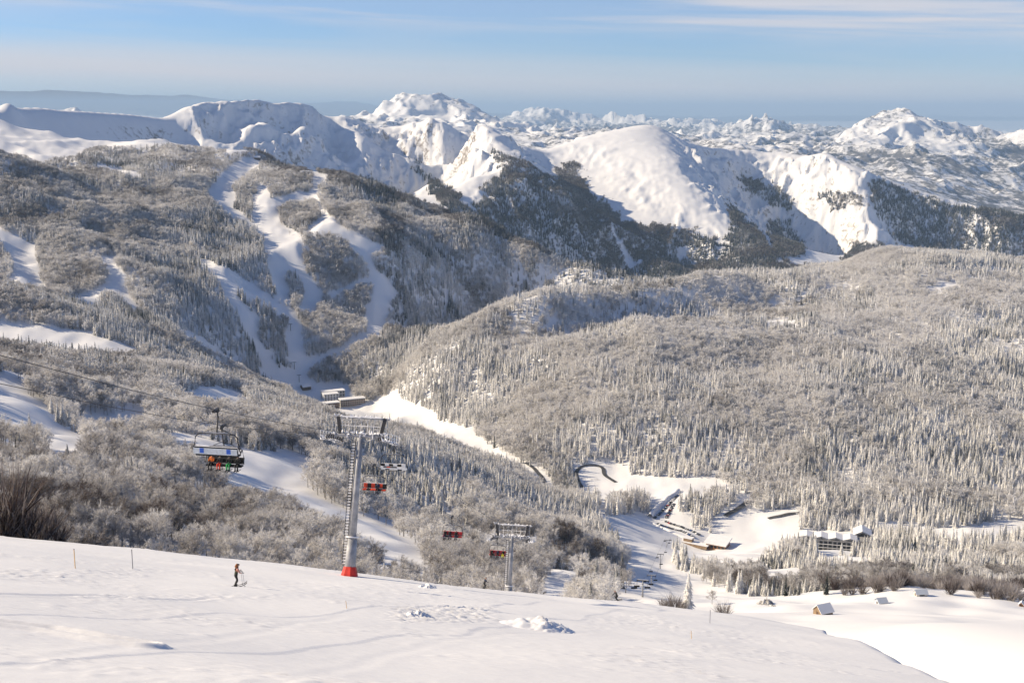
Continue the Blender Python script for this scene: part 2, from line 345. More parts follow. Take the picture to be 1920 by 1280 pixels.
def tree_mat(name, dark, frost_shade, rough=0.85):
    m = bpy.data.materials.new(name); m.use_nodes = True; t = m.node_tree; b = t.nodes['Principled BSDF']; tr = N(t, 'ShaderNodeBsdfTranslucent'); ms = N(t, 'ShaderNodeMixShader'); ms.inputs[0].default_value = 0.34
    t.links.new(b.outputs[0], ms.inputs[1]); t.links.new(tr.outputs[0], ms.inputs[2]); t.links.new(ms.outputs[0], t.nodes['Material Output'].inputs['Surface'])
    b.inputs['Roughness'].default_value = rough; b.inputs['Specular IOR Level'].default_value = 0.15
    a = N(t, 'ShaderNodeAttribute', attribute_type='GEOMETRY', attribute_name='rime')
    i = N(t, 'ShaderNodeAttribute', attribute_type='INSTANCER', attribute_name='frost_shade')
    s = math_n(t, 'ADD', i.outputs['Fac'], math_n(t, 'MULTIPLY', math_n(t, 'SUBTRACT', a.outputs['Fac'], 0.5), 0.6), clamp=True)
    mx = N(t, 'ShaderNodeMix', data_type='RGBA'); t.links.new(s, mx.inputs['Factor'])
    mx.inputs['A'].default_value = (*dark, 1); mx.inputs['B'].default_value = (*frost_shade, 1)
    t.links.new(mx.outputs['Result'], b.inputs['Base Color']); t.links.new(mx.outputs['Result'], tr.inputs['Color']); MATS[name] = m; return m
tree_mat('twigs', (0.085, 0.060, 0.050), (0.93, 0.91, 0.88))
tree_mat('needles', (0.025, 0.033, 0.030), (0.93, 0.915, 0.89))
tree_mat('brushwood', (0.055, 0.034, 0.028), (0.62, 0.58, 0.56))
tree_mat('bark', (0.07, 0.055, 0.05), (0.55, 0.54, 0.54))

def snow_mat():
    m = bpy.data.materials.new('snow'); m.use_nodes = True; t = m.node_tree; b = t.nodes['Principled BSDF']
    b.inputs['Roughness'].default_value = 0.75; b.inputs['Specular IOR Level'].default_value = 0.2
    g = N(t, 'ShaderNodeNewGeometry')
    n1 = N(t, 'ShaderNodeTexNoise'); n1.inputs['Scale'].default_value = 0.02; n1.inputs['Detail'].default_value = 8; n1.inputs['Roughness'].default_value = 0.6
    t.links.new(g.outputs['Position'], n1.inputs['Vector'])
    c1 = N(t, 'ShaderNodeMix', data_type='RGBA'); t.links.new(n1.outputs['Fac'], c1.inputs['Factor'])
    c1.inputs['A'].default_value = (0.70, 0.70, 0.71, 1); c1.inputs['B'].default_value = (0.80, 0.80, 0.80, 1)
    rk = N(t, 'ShaderNodeAttribute', attribute_name='rock'); wd = N(t, 'ShaderNodeAttribute', attribute_name='wood')
    n2 = N(t, 'ShaderNodeTexNoise'); n2.inputs['Scale'].default_value = 0.05; n2.inputs['Detail'].default_value = 6; n2.inputs['Roughness'].default_value = 0.7
    t.links.new(g.outputs['Position'], n2.inputs['Vector'])
    rc = N(t, 'ShaderNodeMix', data_type='RGBA'); t.links.new(n2.outputs['Fac'], rc.inputs['Factor'])
    rc.inputs['A'].default_value = (0.10, 0.09, 0.085, 1); rc.inputs['B'].default_value = (0.30, 0.26, 0.23, 1)
    rf = math_n(t, 'MULTIPLY', math_n(t, 'SUBTRACT', math_n(t, 'ADD', rk.outputs['Fac'], n2.outputs['Fac']), 0.95, None), 6.0, clamp=True)
    c2 = N(t, 'ShaderNodeMix', data_type='RGBA'); t.links.new(rf, c2.inputs['Factor']); t.links.new(c1.outputs['Result'], c2.inputs['A']); t.links.new(rc.outputs['Result'], c2.inputs['B'])
    n3 = N(t, 'ShaderNodeTexNoise'); n3.inputs['Scale'].default_value = 0.012; n3.inputs['Detail'].default_value = 9; n3.inputs['Roughness'].default_value = 0.75
    t.links.new(g.outputs['Position'], n3.inputs['Vector'])
    wf = math_n(t, 'MULTIPLY', math_n(t, 'SUBTRACT', math_n(t, 'ADD', wd.outputs['Fac'], math_n(t, 'MULTIPLY_ADD', n3.outputs['Fac'], 2.4, -0.7)), 0.85), 4.0, clamp=True)
    c3 = N(t, 'ShaderNodeMix', data_type='RGBA'); t.links.new(wf, c3.inputs['Factor']); t.links.new(c2.outputs['Result'], c3.inputs['A']); c3.inputs['B'].default_value = (0.13, 0.13, 0.14, 1)
    t.links.new(c3.outputs['Result'], b.inputs['Base Color'])
    # fine wind texture
    mp = N(t, 'ShaderNodeMapping'); mp.inputs['Scale'].default_value = (1.0, 2.6, 1.0); t.links.new(g.outputs['Position'], mp.inputs['Vector'])
    n4 = N(t, 'ShaderNodeTexNoise'); n4.inputs['Scale'].default_value = 0.9; n4.inputs['Detail'].default_value = 6; n4.inputs['Roughness'].default_value = 0.6
    t.links.new(mp.outputs[0], n4.inputs['Vector'])
    bp = N(t, 'ShaderNodeBump'); bp.inputs['Strength'].default_value = 0.35; bp.inputs['Distance'].default_value = 0.12
    t.links.new(n4.outputs['Fac'], bp.inputs['Height'])
    def rugged(attr, scale, dist, prev):
        a = N(t, 'ShaderNodeAttribute', attribute_name=attr); q = N(t, 'ShaderNodeTexNoise'); q.noise_type = 'RIDGED_MULTIFRACTAL'; q.inputs['Scale'].default_value = scale; q.inputs['Detail'].default_value = 7; q.inputs['Roughness'].default_value = 0.55
        t.links.new(g.outputs['Position'], q.inputs['Vector']); p = N(t, 'ShaderNodeBump'); p.inputs['Distance'].default_value = dist
        t.links.new(math_n(t, 'MINIMUM', a.outputs['Fac'], 1.0), p.inputs['Strength']); t.links.new(q.outputs['Fac'], p.inputs['Height']); t.links.new(prev, p.inputs['Normal']); return p.outputs[0]
    t.links.new(rugged('farr', 0.0028, 75.0, rugged('crag', 0.016, 15.0, bp.outputs[0])), b.inputs['Normal'])
    MATS['snow'] = m; return m
snow_mat()
mat('asphalt', (0.07, 0.068, 0.07), vary=.35, scale=.15); mat('steel', (0.20, 0.21, 0.23), 0.6, 0.2, 0.2, 1.3, dirt=(0.42, 0.42, 0.44)); mat('dark_steel', (0.05, 0.05, 0.055), 0.5, 0.4)
mat('rime', (0.82, 0.82, 0.84), 0.9, vary=0.06); mat('red_pad', (0.62, 0.045, 0.03), 0.6, vary=0.2, scale=1.5)
mat('orange_seat', (0.62, 0.07, 0.03), 0.6); mat('red_seat', (0.42, 0.02, 0.03), 0.6); mat('black', (0.015, 0.015, 0.017), 0.6)
mat('white_paint', (0.78, 0.78, 0.78), 0.5, vary=0.05); mat('blue_paint', (0.04, 0.13, 0.55), 0.5); mat('rubber', (0.02, 0.02, 0.02), 0.7)
mat('wood', (0.30, 0.15, 0.07), 0.7, vary=0.3, scale=1.0); mat('pale_wood', (0.24, 0.165, 0.10), 0.7, vary=0.25, scale=0.6); mat('dark_wood', (0.10, 0.06, 0.04), 0.7, vary=0.3)
mat('plaster', (0.55, 0.52, 0.48), 0.8, vary=0.1); mat('concrete', (0.30, 0.29, 0.28), 0.85, vary=0.2, scale=0.4); mat('glass', (0.02, 0.025, 0.03), 0.15, spec=0.6)
mat('tin', (0.55, 0.60, 0.66), 0.4, 0.3, 0.1); mat('snow_clean', (0.76, 0.76, 0.77), 0.85, vary=0.04, scale=0.3); mat('rockface', (0.16, 0.15, 0.14), 0.9, vary=0.4, scale=1.0, dirt=(0.6, 0.6, 0.6))
mat('skin', (0.55, 0.33, 0.24)); mat('hair', (0.26, 0.10, 0.035), vary=0.3, scale=30); mat('vest', (0.035, 0.045, 0.03)); mat('pink_sleeve', (0.50, 0.24, 0.19))
mat('red_cloth', (0.65, 0.06, 0.03)); mat('green_cloth', (0.03, 0.38, 0.10)); mat('yellow_cloth', (0.70, 0.66, 0.03)); mat('navy_cloth', (0.02, 0.03, 0.07)); mat('orange_cloth', (0.70, 0.18, 0.03))
mat('pole_orange', (0.70, 0.48, 0.25)); mat('pole_grey', (0.22, 0.22, 0.25)); mat('pole_red', (0.65, 0.05, 0.05))

# ------------------------------------------------------------------ mesh helpers
class MB:
    def __init__(s): s.v = []; s.f = []; s.m = []; s.names = []; s.r = []
    def mi(s, name):
        if name not in s.names: s.names.append(name)
        return s.names.index(name)
    def add(s, vs, fs, m, rime=None):
        o = len(s.v); s.v += [tuple(v) for v in vs]; k = s.mi(m)
        for f in fs: s.f.append(tuple(i + o for i in f)); s.m.append(k)
        s.r += list(rime) if rime is not None else [0.5] * len(vs)
        return s
    def box(s, c, size, m, rot=None, taper=1.0):
        cx, cy_, cz = c; a, b, h = (q / 2 for q in size)
        vs = [Vector((x * (taper if z > 0 else 1), y * (taper if z > 0 else 1), z)) for z in (-h, h) for x, y in ((-a, -b), (a, -b), (a, b), (-a, b))]
        if rot is not None: vs = [rot @ v for v in vs]
        return s.add([(v.x + cx, v.y + cy_, v.z + cz) for v in vs], [(3, 2, 1, 0), (4, 5, 6, 7), (0, 1, 5, 4), (1, 2, 6, 5), (2, 3, 7, 6), (3, 0, 4, 7)], m)
    def tube(s, p, r, m, n=6, cap=True, rime=None):
        P = [Vector(q) for q in p]; rr = r if isinstance(r, (list, tuple)) else [r] * len(P); vs = []
        for i, q in enumerate(P):
            d = (P[min(i + 1, len(P) - 1)] - P[max(i - 1, 0)]).normalized()
            a = d.cross(Vector((0, 0, 1)) if abs(d.z) < 0.95 else Vector((1, 0, 0))).normalized(); b = d.cross(a)
            vs += [q + (a * math.cos(2 * math.pi * k / n) + b * math.sin(2 * math.pi * k / n)) * rr[i] for k in range(n)]
        fs = [(i * n + k, i * n + (k + 1) % n, (i + 1) * n + (k + 1) % n, (i + 1) * n + k) for i in range(len(P) - 1) for k in range(n)]
        if cap: fs += [tuple(reversed(range(n))), tuple(range((len(P) - 1) * n, len(P) * n))]
        return s.add(vs, fs, m, [rime] * len(vs) if rime is not None else None)
    def prism(s, prof, axis_len, m, at=(0, 0, 0), caps=True):       # profile in x,z swept along y
        n = len(prof); vs = [(x + at[0], y + at[1], z + at[2]) for y in (-axis_len / 2, axis_len / 2) for x, z in prof]
        fs = [(k, (k + 1) % n, n + (k + 1) % n, n + k) for k in range(n)]
        if caps: fs += [tuple(reversed(range(n))), tuple(range(n, 2 * n))]
        return s.add(vs, fs, m)
    def mesh(s, name, smooth=False):
        me = bpy.data.meshes.new(name); me.from_pydata(s.v, [], s.f)
        for k in s.names: me.materials.append(MATS[k])
        me.polygons.foreach_set('material_index', s.m)
        if smooth: me.polygons.foreach_set('use_smooth', [True] * len(s.f))
        at = me.attributes.new('rime', 'FLOAT', 'POINT'); at.data.foreach_set('value', s.r)
        me.update(); return me
    def build(s, name, parent=None, smooth=False, loc=None):
        o = bpy.data.objects.new(name, s.mesh(name, smooth)); COL.objects.link(o)
        if parent is not None: o.parent = parent
        if loc is not None: o.location = loc
        return o
def tag(o, label=None, cat=None, group=None, kind=None):
    if label: o['label'] = label
    if cat: o['category'] = cat
    if group: o['group'] = group
    if kind: o['kind'] = kind
    return o
def empty(name, loc, rz=0.0, mat4=None):
    o = bpy.data.objects.new(name, None); COL.objects.link(o); o.empty_display_size = 0.5
    if mat4 is not None: o.matrix_world = mat4
    else: o.location = loc; o.rotation_euler = (0, 0, rz)
    return o
def copy_tree(o, parent=None):
    c = o.copy(); COL.objects.link(c)
    if parent is not None: c.parent = parent
    for ch in list(o.children): copy_tree(ch, c)
    return c

# ------------------------------------------------------------------ the ground sheet
nr = len(ROWS)
V = np.stack([XX, DD, ZZ], -1).reshape(-1, 3).astype(np.float32)
idx = np.arange(nr * NC).reshape(nr, NC)
F = np.stack([idx[:-1, :-1], idx[:-1, 1:], idx[1:, 1:], idx[1:, :-1]], -1).reshape(-1, 4)
me = bpy.data.meshes.new('ground')
me.vertices.add(len(V)); me.vertices.foreach_set('co', V.ravel())
me.loops.add(F.size); me.loops.foreach_set('vertex_index', F.ravel().astype(np.int32))
me.polygons.add(len(F)); me.polygons.foreach_set('loop_start', np.arange(0, F.size, 4, dtype=np.int32)); me.polygons.foreach_set('loop_total', np.full(len(F), 4, np.int32))
me.update(calc_edges=True)
me.polygons.foreach_set('use_smooth', np.ones(len(F), bool)); me.materials.append(MATS['snow'])
gd = np.gradient(ZZ, axis=0) / np.gradient(DD, axis=0); gx = np.gradient(ZZ, axis=1) / np.gradient(XX, axis=1)
SLOPE = np.sqrt(gd ** 2 + gx ** 2)
hi_m = sstep(DD, 3900, 4400) * (1 - sstep(DD, 7000, 8000))
rock = hi_m * (np.clip(SLOPE - 0.75, 0, 1) * 0.45 + 0.16 * fbm(XX / 300, DD / 300, 3, 141) ) + sstep(DD, 8000, 9000) * (1 - sstep(DD, 45000, 60000)) * np.clip(SLOPE - 0.5, 0, 1) * 0.45
wood = sstep(DD, 6600, 7500) * (0.24 + 0.32 * (1 - sstep(ZZ, -420, -120)) + 0.32 * fbm(XX / 1800, DD / 1800, 3, 151))  # dark far slopes: woods, plus blue-grey slope shade put into the colour
wood = wood * (1 - sstep(DD, 30000, 42000)) + sstep(DD, 50000, 60000) * sstep(ZZ, -650, -450) * 1.0
crag = hi_m * (1 - 0.8 * sstep(-XX / np.maximum(DD, 1), .215, .27)) * (0.25 + sstep(SLOPE, .4, .85)); farr = sstep(DD, 7500, 9000) * (1 - sstep(DD, 40000, 50000))
for nm, a in (('rock', rock), ('wood', wood), ('crag', crag), ('farr', farr)):
    at = me.attributes.new(nm, 'FLOAT', 'POINT'); at.data.foreach_set('value', a.ravel().astype(np.float32))
ground_o = bpy.data.objects.new('ground', me); COL.objects.link(ground_o); tag(ground_o, kind='structure')
# ------------------------------------------------------------------ tree shapes
def bare_tree(seed, H, limbs, subs, twigs, fan, width, spread=0.5, split=False):
    r = random.Random(seed); tr = MB(); cr = MB()
    def rv(s): return Vector((r.uniform(-s, s), r.uniform(-s, s), r.uniform(-s, s)))
    P = [Vector((0, 0, -0.8))]; lean = rv(0.06)
    for k in range(1, 6): P.append(Vector((lean.x * k * H * .15, lean.y * k * H * .15, H * 0.82 * k / 5)) + rv(0.02 * H) * (k / 5))
    tr.tube(P, [0.022 * H * (1 - 0.15 * k) for k in range(6)], 'bark', 5, rime=0.35)
    def at(t):
        f = t * 5; i = min(4, int(f)); return P[i].lerp(P[i + 1], f - i)
    def blade(p, d, L, w):
        a = d.cross(rv(1)).normalized() * w * 0.5; q = p + d * L
        cr.add([p - a, p + a, q], [(0, 1, 2)], 'twigs', [r.uniform(0.05, 0.95)] * 3)
    for i in range(limbs):
        h = 0.28 + 0.70 * (i + r.random()) / limbs; az = i * 2.4 + r.uniform(-.5, .5)
        L = H * (0.16 + spread * 0.55 * math.sin(math.pi * min(1, max(0.12, 1.06 - h) * 1.05)) ** 0.8) * r.uniform(0.75, 1.15)
        up = 0.35 + 0.9 * h
        d = Vector((math.cos(az), math.sin(az), up)).normalized(); p0 = at(h); q = [p0, p0 + d * L * 0.5, p0 + (d + Vector((0, 0, .25)) + rv(.15)).normalized() * L]
        (cr if not split else tr).tube(q, [0.008 * H, 0.005 * H, 0.002 * H], 'bark', 3, False, rime=0.45)
        for j in range(subs):
            f = 0.25 + 0.75 * (j + r.random()) / subs; b = q[0].lerp(q[2], f)
            e = (d + rv(0.95)).normalized(); l2 = L * (0.55 - 0.25 * f) * r.uniform(.7, 1.3) + 0.04 * H
            blade(b, e, l2, width * 0.9)
            for k in range(twigs):
                g = b + e * l2 * (0.2 + 0.8 * r.random()); e2 = (e + rv(1.0) + Vector((0, 0, .15))).normalized()
                for m in range(fan): blade(g, (e2 + rv(.55)).normalized(), l2 * r.uniform(.35, .8), width)
    return tr, cr
def spruce(seed, H, layers, per, rad=0.16):
    r = random.Random(seed); tr = MB(); cr = MB()
    tr.tube([(0, 0, -0.8), (0, 0, H * .5), (0, 0, H * 0.97)], [0.014 * H, 0.009 * H, 0.002 * H], 'bark', 5, rime=0.2)
    for i in range(layers):
        z = H * (0.05 + 0.93 * i / (layers - 1)); f = 1 - i / (layers - 0.3)
        R0 = rad * H * f ** 0.85 * r.uniform(.8, 1.12) + 0.02 * H; dz = H / layers
        for k in range(per):
            a = 2 * math.pi * (k + .5 * (i % 2)) / per + r.uniform(-.35, .35); RR = R0 * r.uniform(.6, 1.2)
            c, s = math.cos(a), math.sin(a); w = R0 * 1.9 * math.pi / per * r.uniform(.55, 1.0) * 0.5
            dr = RR * r.uniform(.25, .7); up = dz * 0.9
            vs = [(0, 0, z + up), (c * RR * .6 - s * w, s * RR * .6 + c * w, z - dr * .35), (c * RR, s * RR, z - dr), (c * RR * .6 + s * w, s * RR * .6 - c * w, z - dr * .35), (c * RR * .6, s * RR * .6, z + up * .25 - dr * .12)]
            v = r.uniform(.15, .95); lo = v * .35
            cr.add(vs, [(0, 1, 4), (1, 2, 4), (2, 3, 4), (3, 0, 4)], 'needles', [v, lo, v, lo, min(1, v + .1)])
    return tr, cr
def shrub(seed, H, n):
    r = random.Random(seed); cr = MB()
    for i in range(n):
        a = r.uniform(0, 6.28); sp = r.uniform(.1, .9); d = Vector((math.cos(a) * sp, math.sin(a) * sp, 1)).normalized(); p = Vector((math.cos(a) * .25 * H, math.sin(a) * .25 * H, -.2)) * r.random()
        for k in range(5):
            w = 0.016 * H * r.uniform(.6, 1.3); q = p + d * H * r.uniform(.5, 1.05); b = d.cross(Vector((r.uniform(-1, 1), r.uniform(-1, 1), .2))).normalized() * w
            cr.add([p - b, p + b, q], [(0, 1, 2)], 'brushwood', [r.uniform(.1, .8)] * 3)
            p = p + d * H * r.uniform(.1, .25); d = (d + Vector((r.uniform(-.5, .5), r.uniform(-.5, .5), .2))).normalized()
    return cr
def join(a, b):
    m = MB()
    for s in (a, b):
        o = len(m.v); m.v += s.v; m.r += s.r; mp = [m.mi(k) for k in s.names]
        m.f += [tuple(i + o for i in f) for f in s.f]; m.m += [mp[k] for k in s.m]
    return m
KIT = bpy.data.collections.new('tree_kinds')     # shapes for the far woods, named in the order they are picked
def kit(prefix, meshes):
    for i, m in enumerate(meshes):
        o = bpy.data.objects.new('%s_%02d' % (prefix, i), m); KITS[prefix].objects.link(o)
KITS = {k: bpy.data.collections.new(k + '_kinds') for k in ('bare', 'spruce')}
kit('bare', [join(*bare_tree(40 + i, 12, 8, 6, 5, 2, 0.26, spread=.5 + .1 * (i % 2))).mesh('bare_far') for i in range(5)] +
            [join(*bare_tree(60 + i, 12, 9, 8, 7, 3, 0.12, spread=.5 + .1 * (i % 2))).mesh('bare_mid') for i in range(3)])
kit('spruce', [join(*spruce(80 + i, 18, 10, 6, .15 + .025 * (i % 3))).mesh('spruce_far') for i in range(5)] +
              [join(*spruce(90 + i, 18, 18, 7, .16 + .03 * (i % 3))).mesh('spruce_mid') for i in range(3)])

# ------------------------------------------------------------------ where trees grow (clearings, pistes, trails and meadows in photo points, with the distances they hold for)
OPEN = [
 ((3300, 4300), [(-400,120),(62,150),(62,234),(-400,234)]),
 ((130, 700), [(1150,1105),(1300,1150),(1340,1118),(1500,1117),(1730,1112),(1960,1140),(2200,1160),(2200,1280),(1150,1280)]),
 ((1900, 2700), [(-90,400),(0,428),(65,460),(75,518),(97,552),(75,548),(15,530),(25,500),(0,447),(-90,430)]),
 ((1900, 2700), [(185,482),(217,478),(217,500),(237,520),(230,540),(267,585),(255,588),(225,560),(207,550),(185,560),(175,580),(127,562),(185,540),(202,530),(202,500)]),
 ((1900, 2900), [(375,484),(420,500),(515,560),(560,593),(540,600),(455,552),(440,545),(485,595),(490,640),(520,690),(560,705),(520,714),(485,682),(460,622),(440,577),(410,530),(375,497)]),
 ((1900, 3000), [(425,400),(480,428),(570,445),(567,507),(580,525),(605,550),(600,565),(592,588),(560,590),(572,540),(560,520),(540,510),(540,535),(545,575),(520,560),(512,540),(505,500),(492,450),(480,432),(445,415)]),
 ((2400, 3500), [(390,372),(398,345),(438,308),(475,295),(495,303),(462,330),(437,348),(442,390),(485,430),(425,402)]),
 ((2400, 3500), [(573,313),(617,333),(597,353),(600,390),(633,417),(650,430),(600,442),(570,440),(590,415),(600,405),(592,380),(585,350),(590,335)]),
 ((2400, 3500), [(483,350),(500,350),(510,372),(530,368),(560,360),(588,360),(590,375),(560,380),(522,392),(525,420),(565,440),(480,430),(470,390)]),
 ((1900, 3000), [(600,432),(660,432),(725,467),(697,475),(702,500),(730,530),(747,555),(722,595),(720,622),(705,640),(687,624),(685,595),(702,550),(692,525),(685,495),(672,480),(640,448)]),
 ((1900, 3000), [(610,552),(640,545),(690,520),(697,528),(650,550),(612,560)]),
 ((1950, 2600), [(480,690),(545,690),(535,640),(543,600),(565,598),(565,640),(578,668),(600,668),(640,650),(690,622),(702,635),(640,661),(590,685),(575,700),(578,712),(600,722),(660,745),(560,745),(495,712)]),
 ((1500, 2400), [(335,618),(390,640),(450,690),(440,692),(385,657),(335,627)]),
 ((2500, 3500), [(180,306),(267,328),(260,336),(180,314)]),
 ((2900, 4100), [(40,230),(150,250),(430,268),(470,288),(440,286),(380,279),(300,273),(165,280),(140,296),(70,305),(40,290),(-90,300),(-90,220)]),
 ((1450, 2300), [(490,703),(572,716),(640,722),(700,724),(738,722),(752,748),(808,768),(822,786),(884,806),(908,830),(960,858),(1032,895),(1042,918),(1000,892),(940,858),(862,838),(792,810),(735,796),(640,792),(622,772),(560,750)]),
 ((900, 1700), [(1072,875),(1120,864),(1160,868),(1180,892),(1340,897),(1414,935),(1404,945),(1375,960),(1430,960),(1500,948),(1500,970),(1480,985),(1500,992),(1600,998),(1645,1015),(1630,1026),(1592,1034),(1538,1034),(1528,1021),(1480,1019),(1425,1037),(1410,1060),(1330,1047),(1260,1022),(1225,1030),(1215,1060),(1180,1060),(1175,1025),(1140,990),(1120,965),(1125,935),(1105,925),(1085,912)]),
 ((500, 1320), [(1175,1010),(1258,1010),(1264,1068),(1300,1076),(1350,1105),(1400,1116),(1400,1160),(1175,1160)]),
 ((1200, 1500), [(1620,975),(1720,990),(1790,992),(1850,982),(1880,972),(1960,985),(1960,1000),(1790,1005),(1700,1001)]),
 ((2200, 2800), [(1733,543),(1790,526),(1797,538),(1760,552)]), ((1900, 2500), [(1436,600),(1480,602),(1502,609),(1440,617)]),
 ((650, 1000), [(1430,1062),(1505,1068),(1500,1084),(1430,1080)]), ((650, 1000), [(1700,1084),(1760,1084),(1758,1098),(1690,1094)]),
 ((290, 1000), [(300,815),(380,820),(470,845),(560,848),(590,870),(560,890),(580,925),(650,955),(720,985),(810,1040),(790,1052),(740,1032),(660,988),(560,942),(520,918),(440,912),(418,882),(440,868),(400,850),(330,832)]),
 ((450, 1000), [(-60,700),(0,703),(45,715),(50,738),(80,755),(105,790),(165,825),(150,838),(118,825),(110,862),(93,872),(105,830),(60,778),(-60,770)]),
 ((800, 1300), [(130,792),(200,780),(262,765),(275,778),(180,815)]), ((1000, 1700), [(330,740),(400,723),(450,733),(467,750),(390,752)]),
 ((1400, 1800), [(-90,605),(60,608),(150,620),(250,650),(262,662),(0,657),(-90,657)]),
 ((300, 720), [(985,1102),(1070,1058),(1085,1070),(1052,1112)]),
]
ISLES = [((1800, 2400), [(652,724),(735,716),(741,735),(692,754),(662,746)]), ((1250, 1600), [(1268,938),(1300,925),(1382,922),(1387,950),(1330,970),(1272,962)]), ((1200, 1450), [(1297,967),(1340,972),(1335,1000),(1300,992)]), ((1250, 1500), [(1137,942),(1212,930),(1222,960),(1140,967)])]
HIGH = [ [(905,345),(960,318),(1060,352),(1160,432),(1272,526),(1010,532),(940,450)],   # woods on the high mountains
 [(925,283),(1000,313),(1060,353),(1160,433),(1275,528),(1000,528),(930,440),(880,395),(900,375),(1000,385),(1042,372),(985,330),(930,312)],
 [(770,292),(830,350),(900,398),(960,440),(1010,500),(900,420),(845,400),(800,352)],
 [(1040,320),(1075,300),(1095,345),(1130,385),(1180,420),(1300,432),(1370,470),(1450,500),(1580,498),(1600,455),(1655,460),(1640,510),(1450,535),(1260,535),(1160,440),(1060,355)],
 [(1360,375),(1420,440),(1500,520),(1360,520),(1372,400)], [(1440,412),(1500,412),(1507,482),(1458,482)],
 [(1635,335),(1720,365),(1800,388),(1980,410),(1980,500),(1800,480),(1690,462),(1655,415),(1632,372)],
 [(1380,333),(1440,343),(1490,372),(1480,397),(1400,362)], [(1530,363),(1600,363),(1622,387),(1560,397)], [(670,330),(720,345),(760,380),(850,395),(960,470),(1100,520),(900,450),(780,400),(700,350)],
 [(820,545),(1200,545),(1300,500),(1000,430)],
]
def region_masks(x, d, z):
    px, py = project(x, d, z); qx, qy = px, py; px = px + 5 * fbm(x / 45, d / 45, 3, 401) * np.where(d > 3900, 3.0, 1.0); py = py + 2.0 * fbm(x / 45 + 5, d / 45, 3, 403) * np.where(d > 3900, 4.0, 1.0); wood_ = d < 3950; tall = np.where(d < 1100, 10.5, np.where(d < 1850, 7.0, 3.0))
    _, p1 = project(x, d, z + tall); p1 = p1 + py - qy; p2 = (py + p1) / 2
    for (lo, hi_), p in OPEN:
        for q in (py, p2, p1): wood_ &= ~((d > lo) & (d < hi_) & inpoly(px, q, p))
    for (lo, hi_), p in ISLES: wood_ |= (d > lo) & (d < hi_) & inpoly(px, py, p)
    h = np.zeros(x.shape, bool)
    for p in HIGH: h |= inpoly(px, py, p)
    wood_ |= (d >= 3950) & h & (fbm(x / 160, d / 160, 2, 203) > -0.6)
    return qx, qy, wood_
# the sight line's highest ground so far, to leave out woods the photograph shows nothing of
CU = np.linspace(-0.5, 0.5, 500); UUg, Dg = np.meshgrid(CU, np.exp(np.linspace(math.log(30), math.log(9000), 900)), indexing='ij')
TG = ground((UUg * Dg).ravel(), Dg.ravel()).reshape(UUg.shape) / Dg; RUN = np.maximum.accumulate(TG, 1)
def shown(x, d, z, h, margin=0.0):
    u = x / d; fi = (u + 0.5) / (CU[1] - CU[0]); fj = np.log(d / 30) / math.log(300) * 899
    return (z + h) / d > bil(RUN, fi, np.maximum(fj - 3, 0)) - margin
batches = []
for d0, d1, dens in ((135, 330, 1 / 30), (330, 700, 1 / 34), (700, 1250, 1 / 34), (1250, 2000, 1 / 23), (2000, 3000, 1 / 21), (3000, 3950, 1 / 34), (3950, 6200, 1 / 20)):
    um = 0.50; n = int(um * (d1 ** 2 - d0 ** 2) * dens)
    d = np.sqrt(rng.uniform(d0 ** 2, d1 ** 2, n)); x = rng.uniform(-um, um, n) * d
    z = ground(x, d); px, py, w = region_masks(x, d, z)
    if 1999 < d0 < 3900: w &= ~((px > 950) & (py > 500) & (rng.random(n) < .5))
    if d0 < 400: w &= ~((z > z_near(x, d) - 1.5) & (d < 260)) | ((px < 116) & (d > 152) & (d < 200) & (z_near(x, d) - z < 3))
    w &= shown(x, d, z, 14, 0.012)
    batches.append(np.stack([x, d, z, px, py], 0)[:, w])
T5 = np.concatenate(batches, 1); gap = (np.random.default_rng(5).random(T5.shape[1]) < 0) | (fbm(T5[0] / 55, T5[1] / 55, 2, 501) > 0.42) & (rng.random(T5.shape[1]) < .8) & (T5[1] > 330) & (T5[1] < 1300); T5 = T5[:, ~gap]; X, D, Z, PX, PY = T5; nT = X.size
# which kind grows where
mixn = fbm(X / 230 + 7, D / 230, 3, 301) + 0.25 * fbm(X / 50, D / 50, 2, 307)
def box(a, b, c, e): return (PX > a) & (PX < b) & (PY > c) & (PY < e)
p_spr = np.full(nT, 0.42)
p_spr[(D < 700)] = 0.10
p_spr[(D < 900) & (PX > 1150)] = 0.55
p_spr[(D >= 700) & (PX > 1080) & (PY > 780)] = 0.86
p_spr[(D >= 1500) & (PX > 750) & (PY > 690) & (PY < 800)] = 0.68
p_spr[(D >= 1900) & (PX > 900) & (PY < 690) & (D < 3000)] = 0.42
p_spr[(PX > 1500) & (PY < 620) & (D < 3000)] = 0.36
p_spr[(PX < 800) & (D > 1900) & (PY > 560)] = 0.58
p_spr[(PX < 800) & (D > 2300) & (PY < 440)] = 0.15
p_spr[(PX > 700) & (PX < 1200) & (D > 2300) & (D < 3300) & (PY > 440)] = 0.66
p_spr[(D > 700) & (D < 1700) & (PX < 700)] = 0.22
p_spr[(D > 900) & (D < 1700) & (PX > 600) & (PX < 1080)] = 0.5
p_spr[D > 3950] = 0.72
p_spr[(D > 3950) & box(1030, 1330, 290, 520) & (PX - 1030 < 2.2 * (PY - 280))] = 0.15
is_spr = rng.random(nT) < np.clip(p_spr + 1.05 * mixn, 0.02, 0.98)
brush = (D < 210) | ((D < 700) & (PX > 1560) & (PY > 1060) & (PY < 1145) & (D < 620)) 
frost_shade = 0.86 + 0.24 * fbm(X / 120, D / 120, 3, 311) + rng.normal(0, 0.17, nT)
frost_shade += np.where((PX > 760) & (D > 1000) & (D < 3000), 0.12, 0.0)
frost_shade -= np.where((D > 3950), 0.70, 0.0) + np.where((D > 2300) & (PX < 420) & (PY < 430), .12, 0)  # high woods: thinner rime, and the dark faces' shade put into the tone
low = np.zeros(nT)
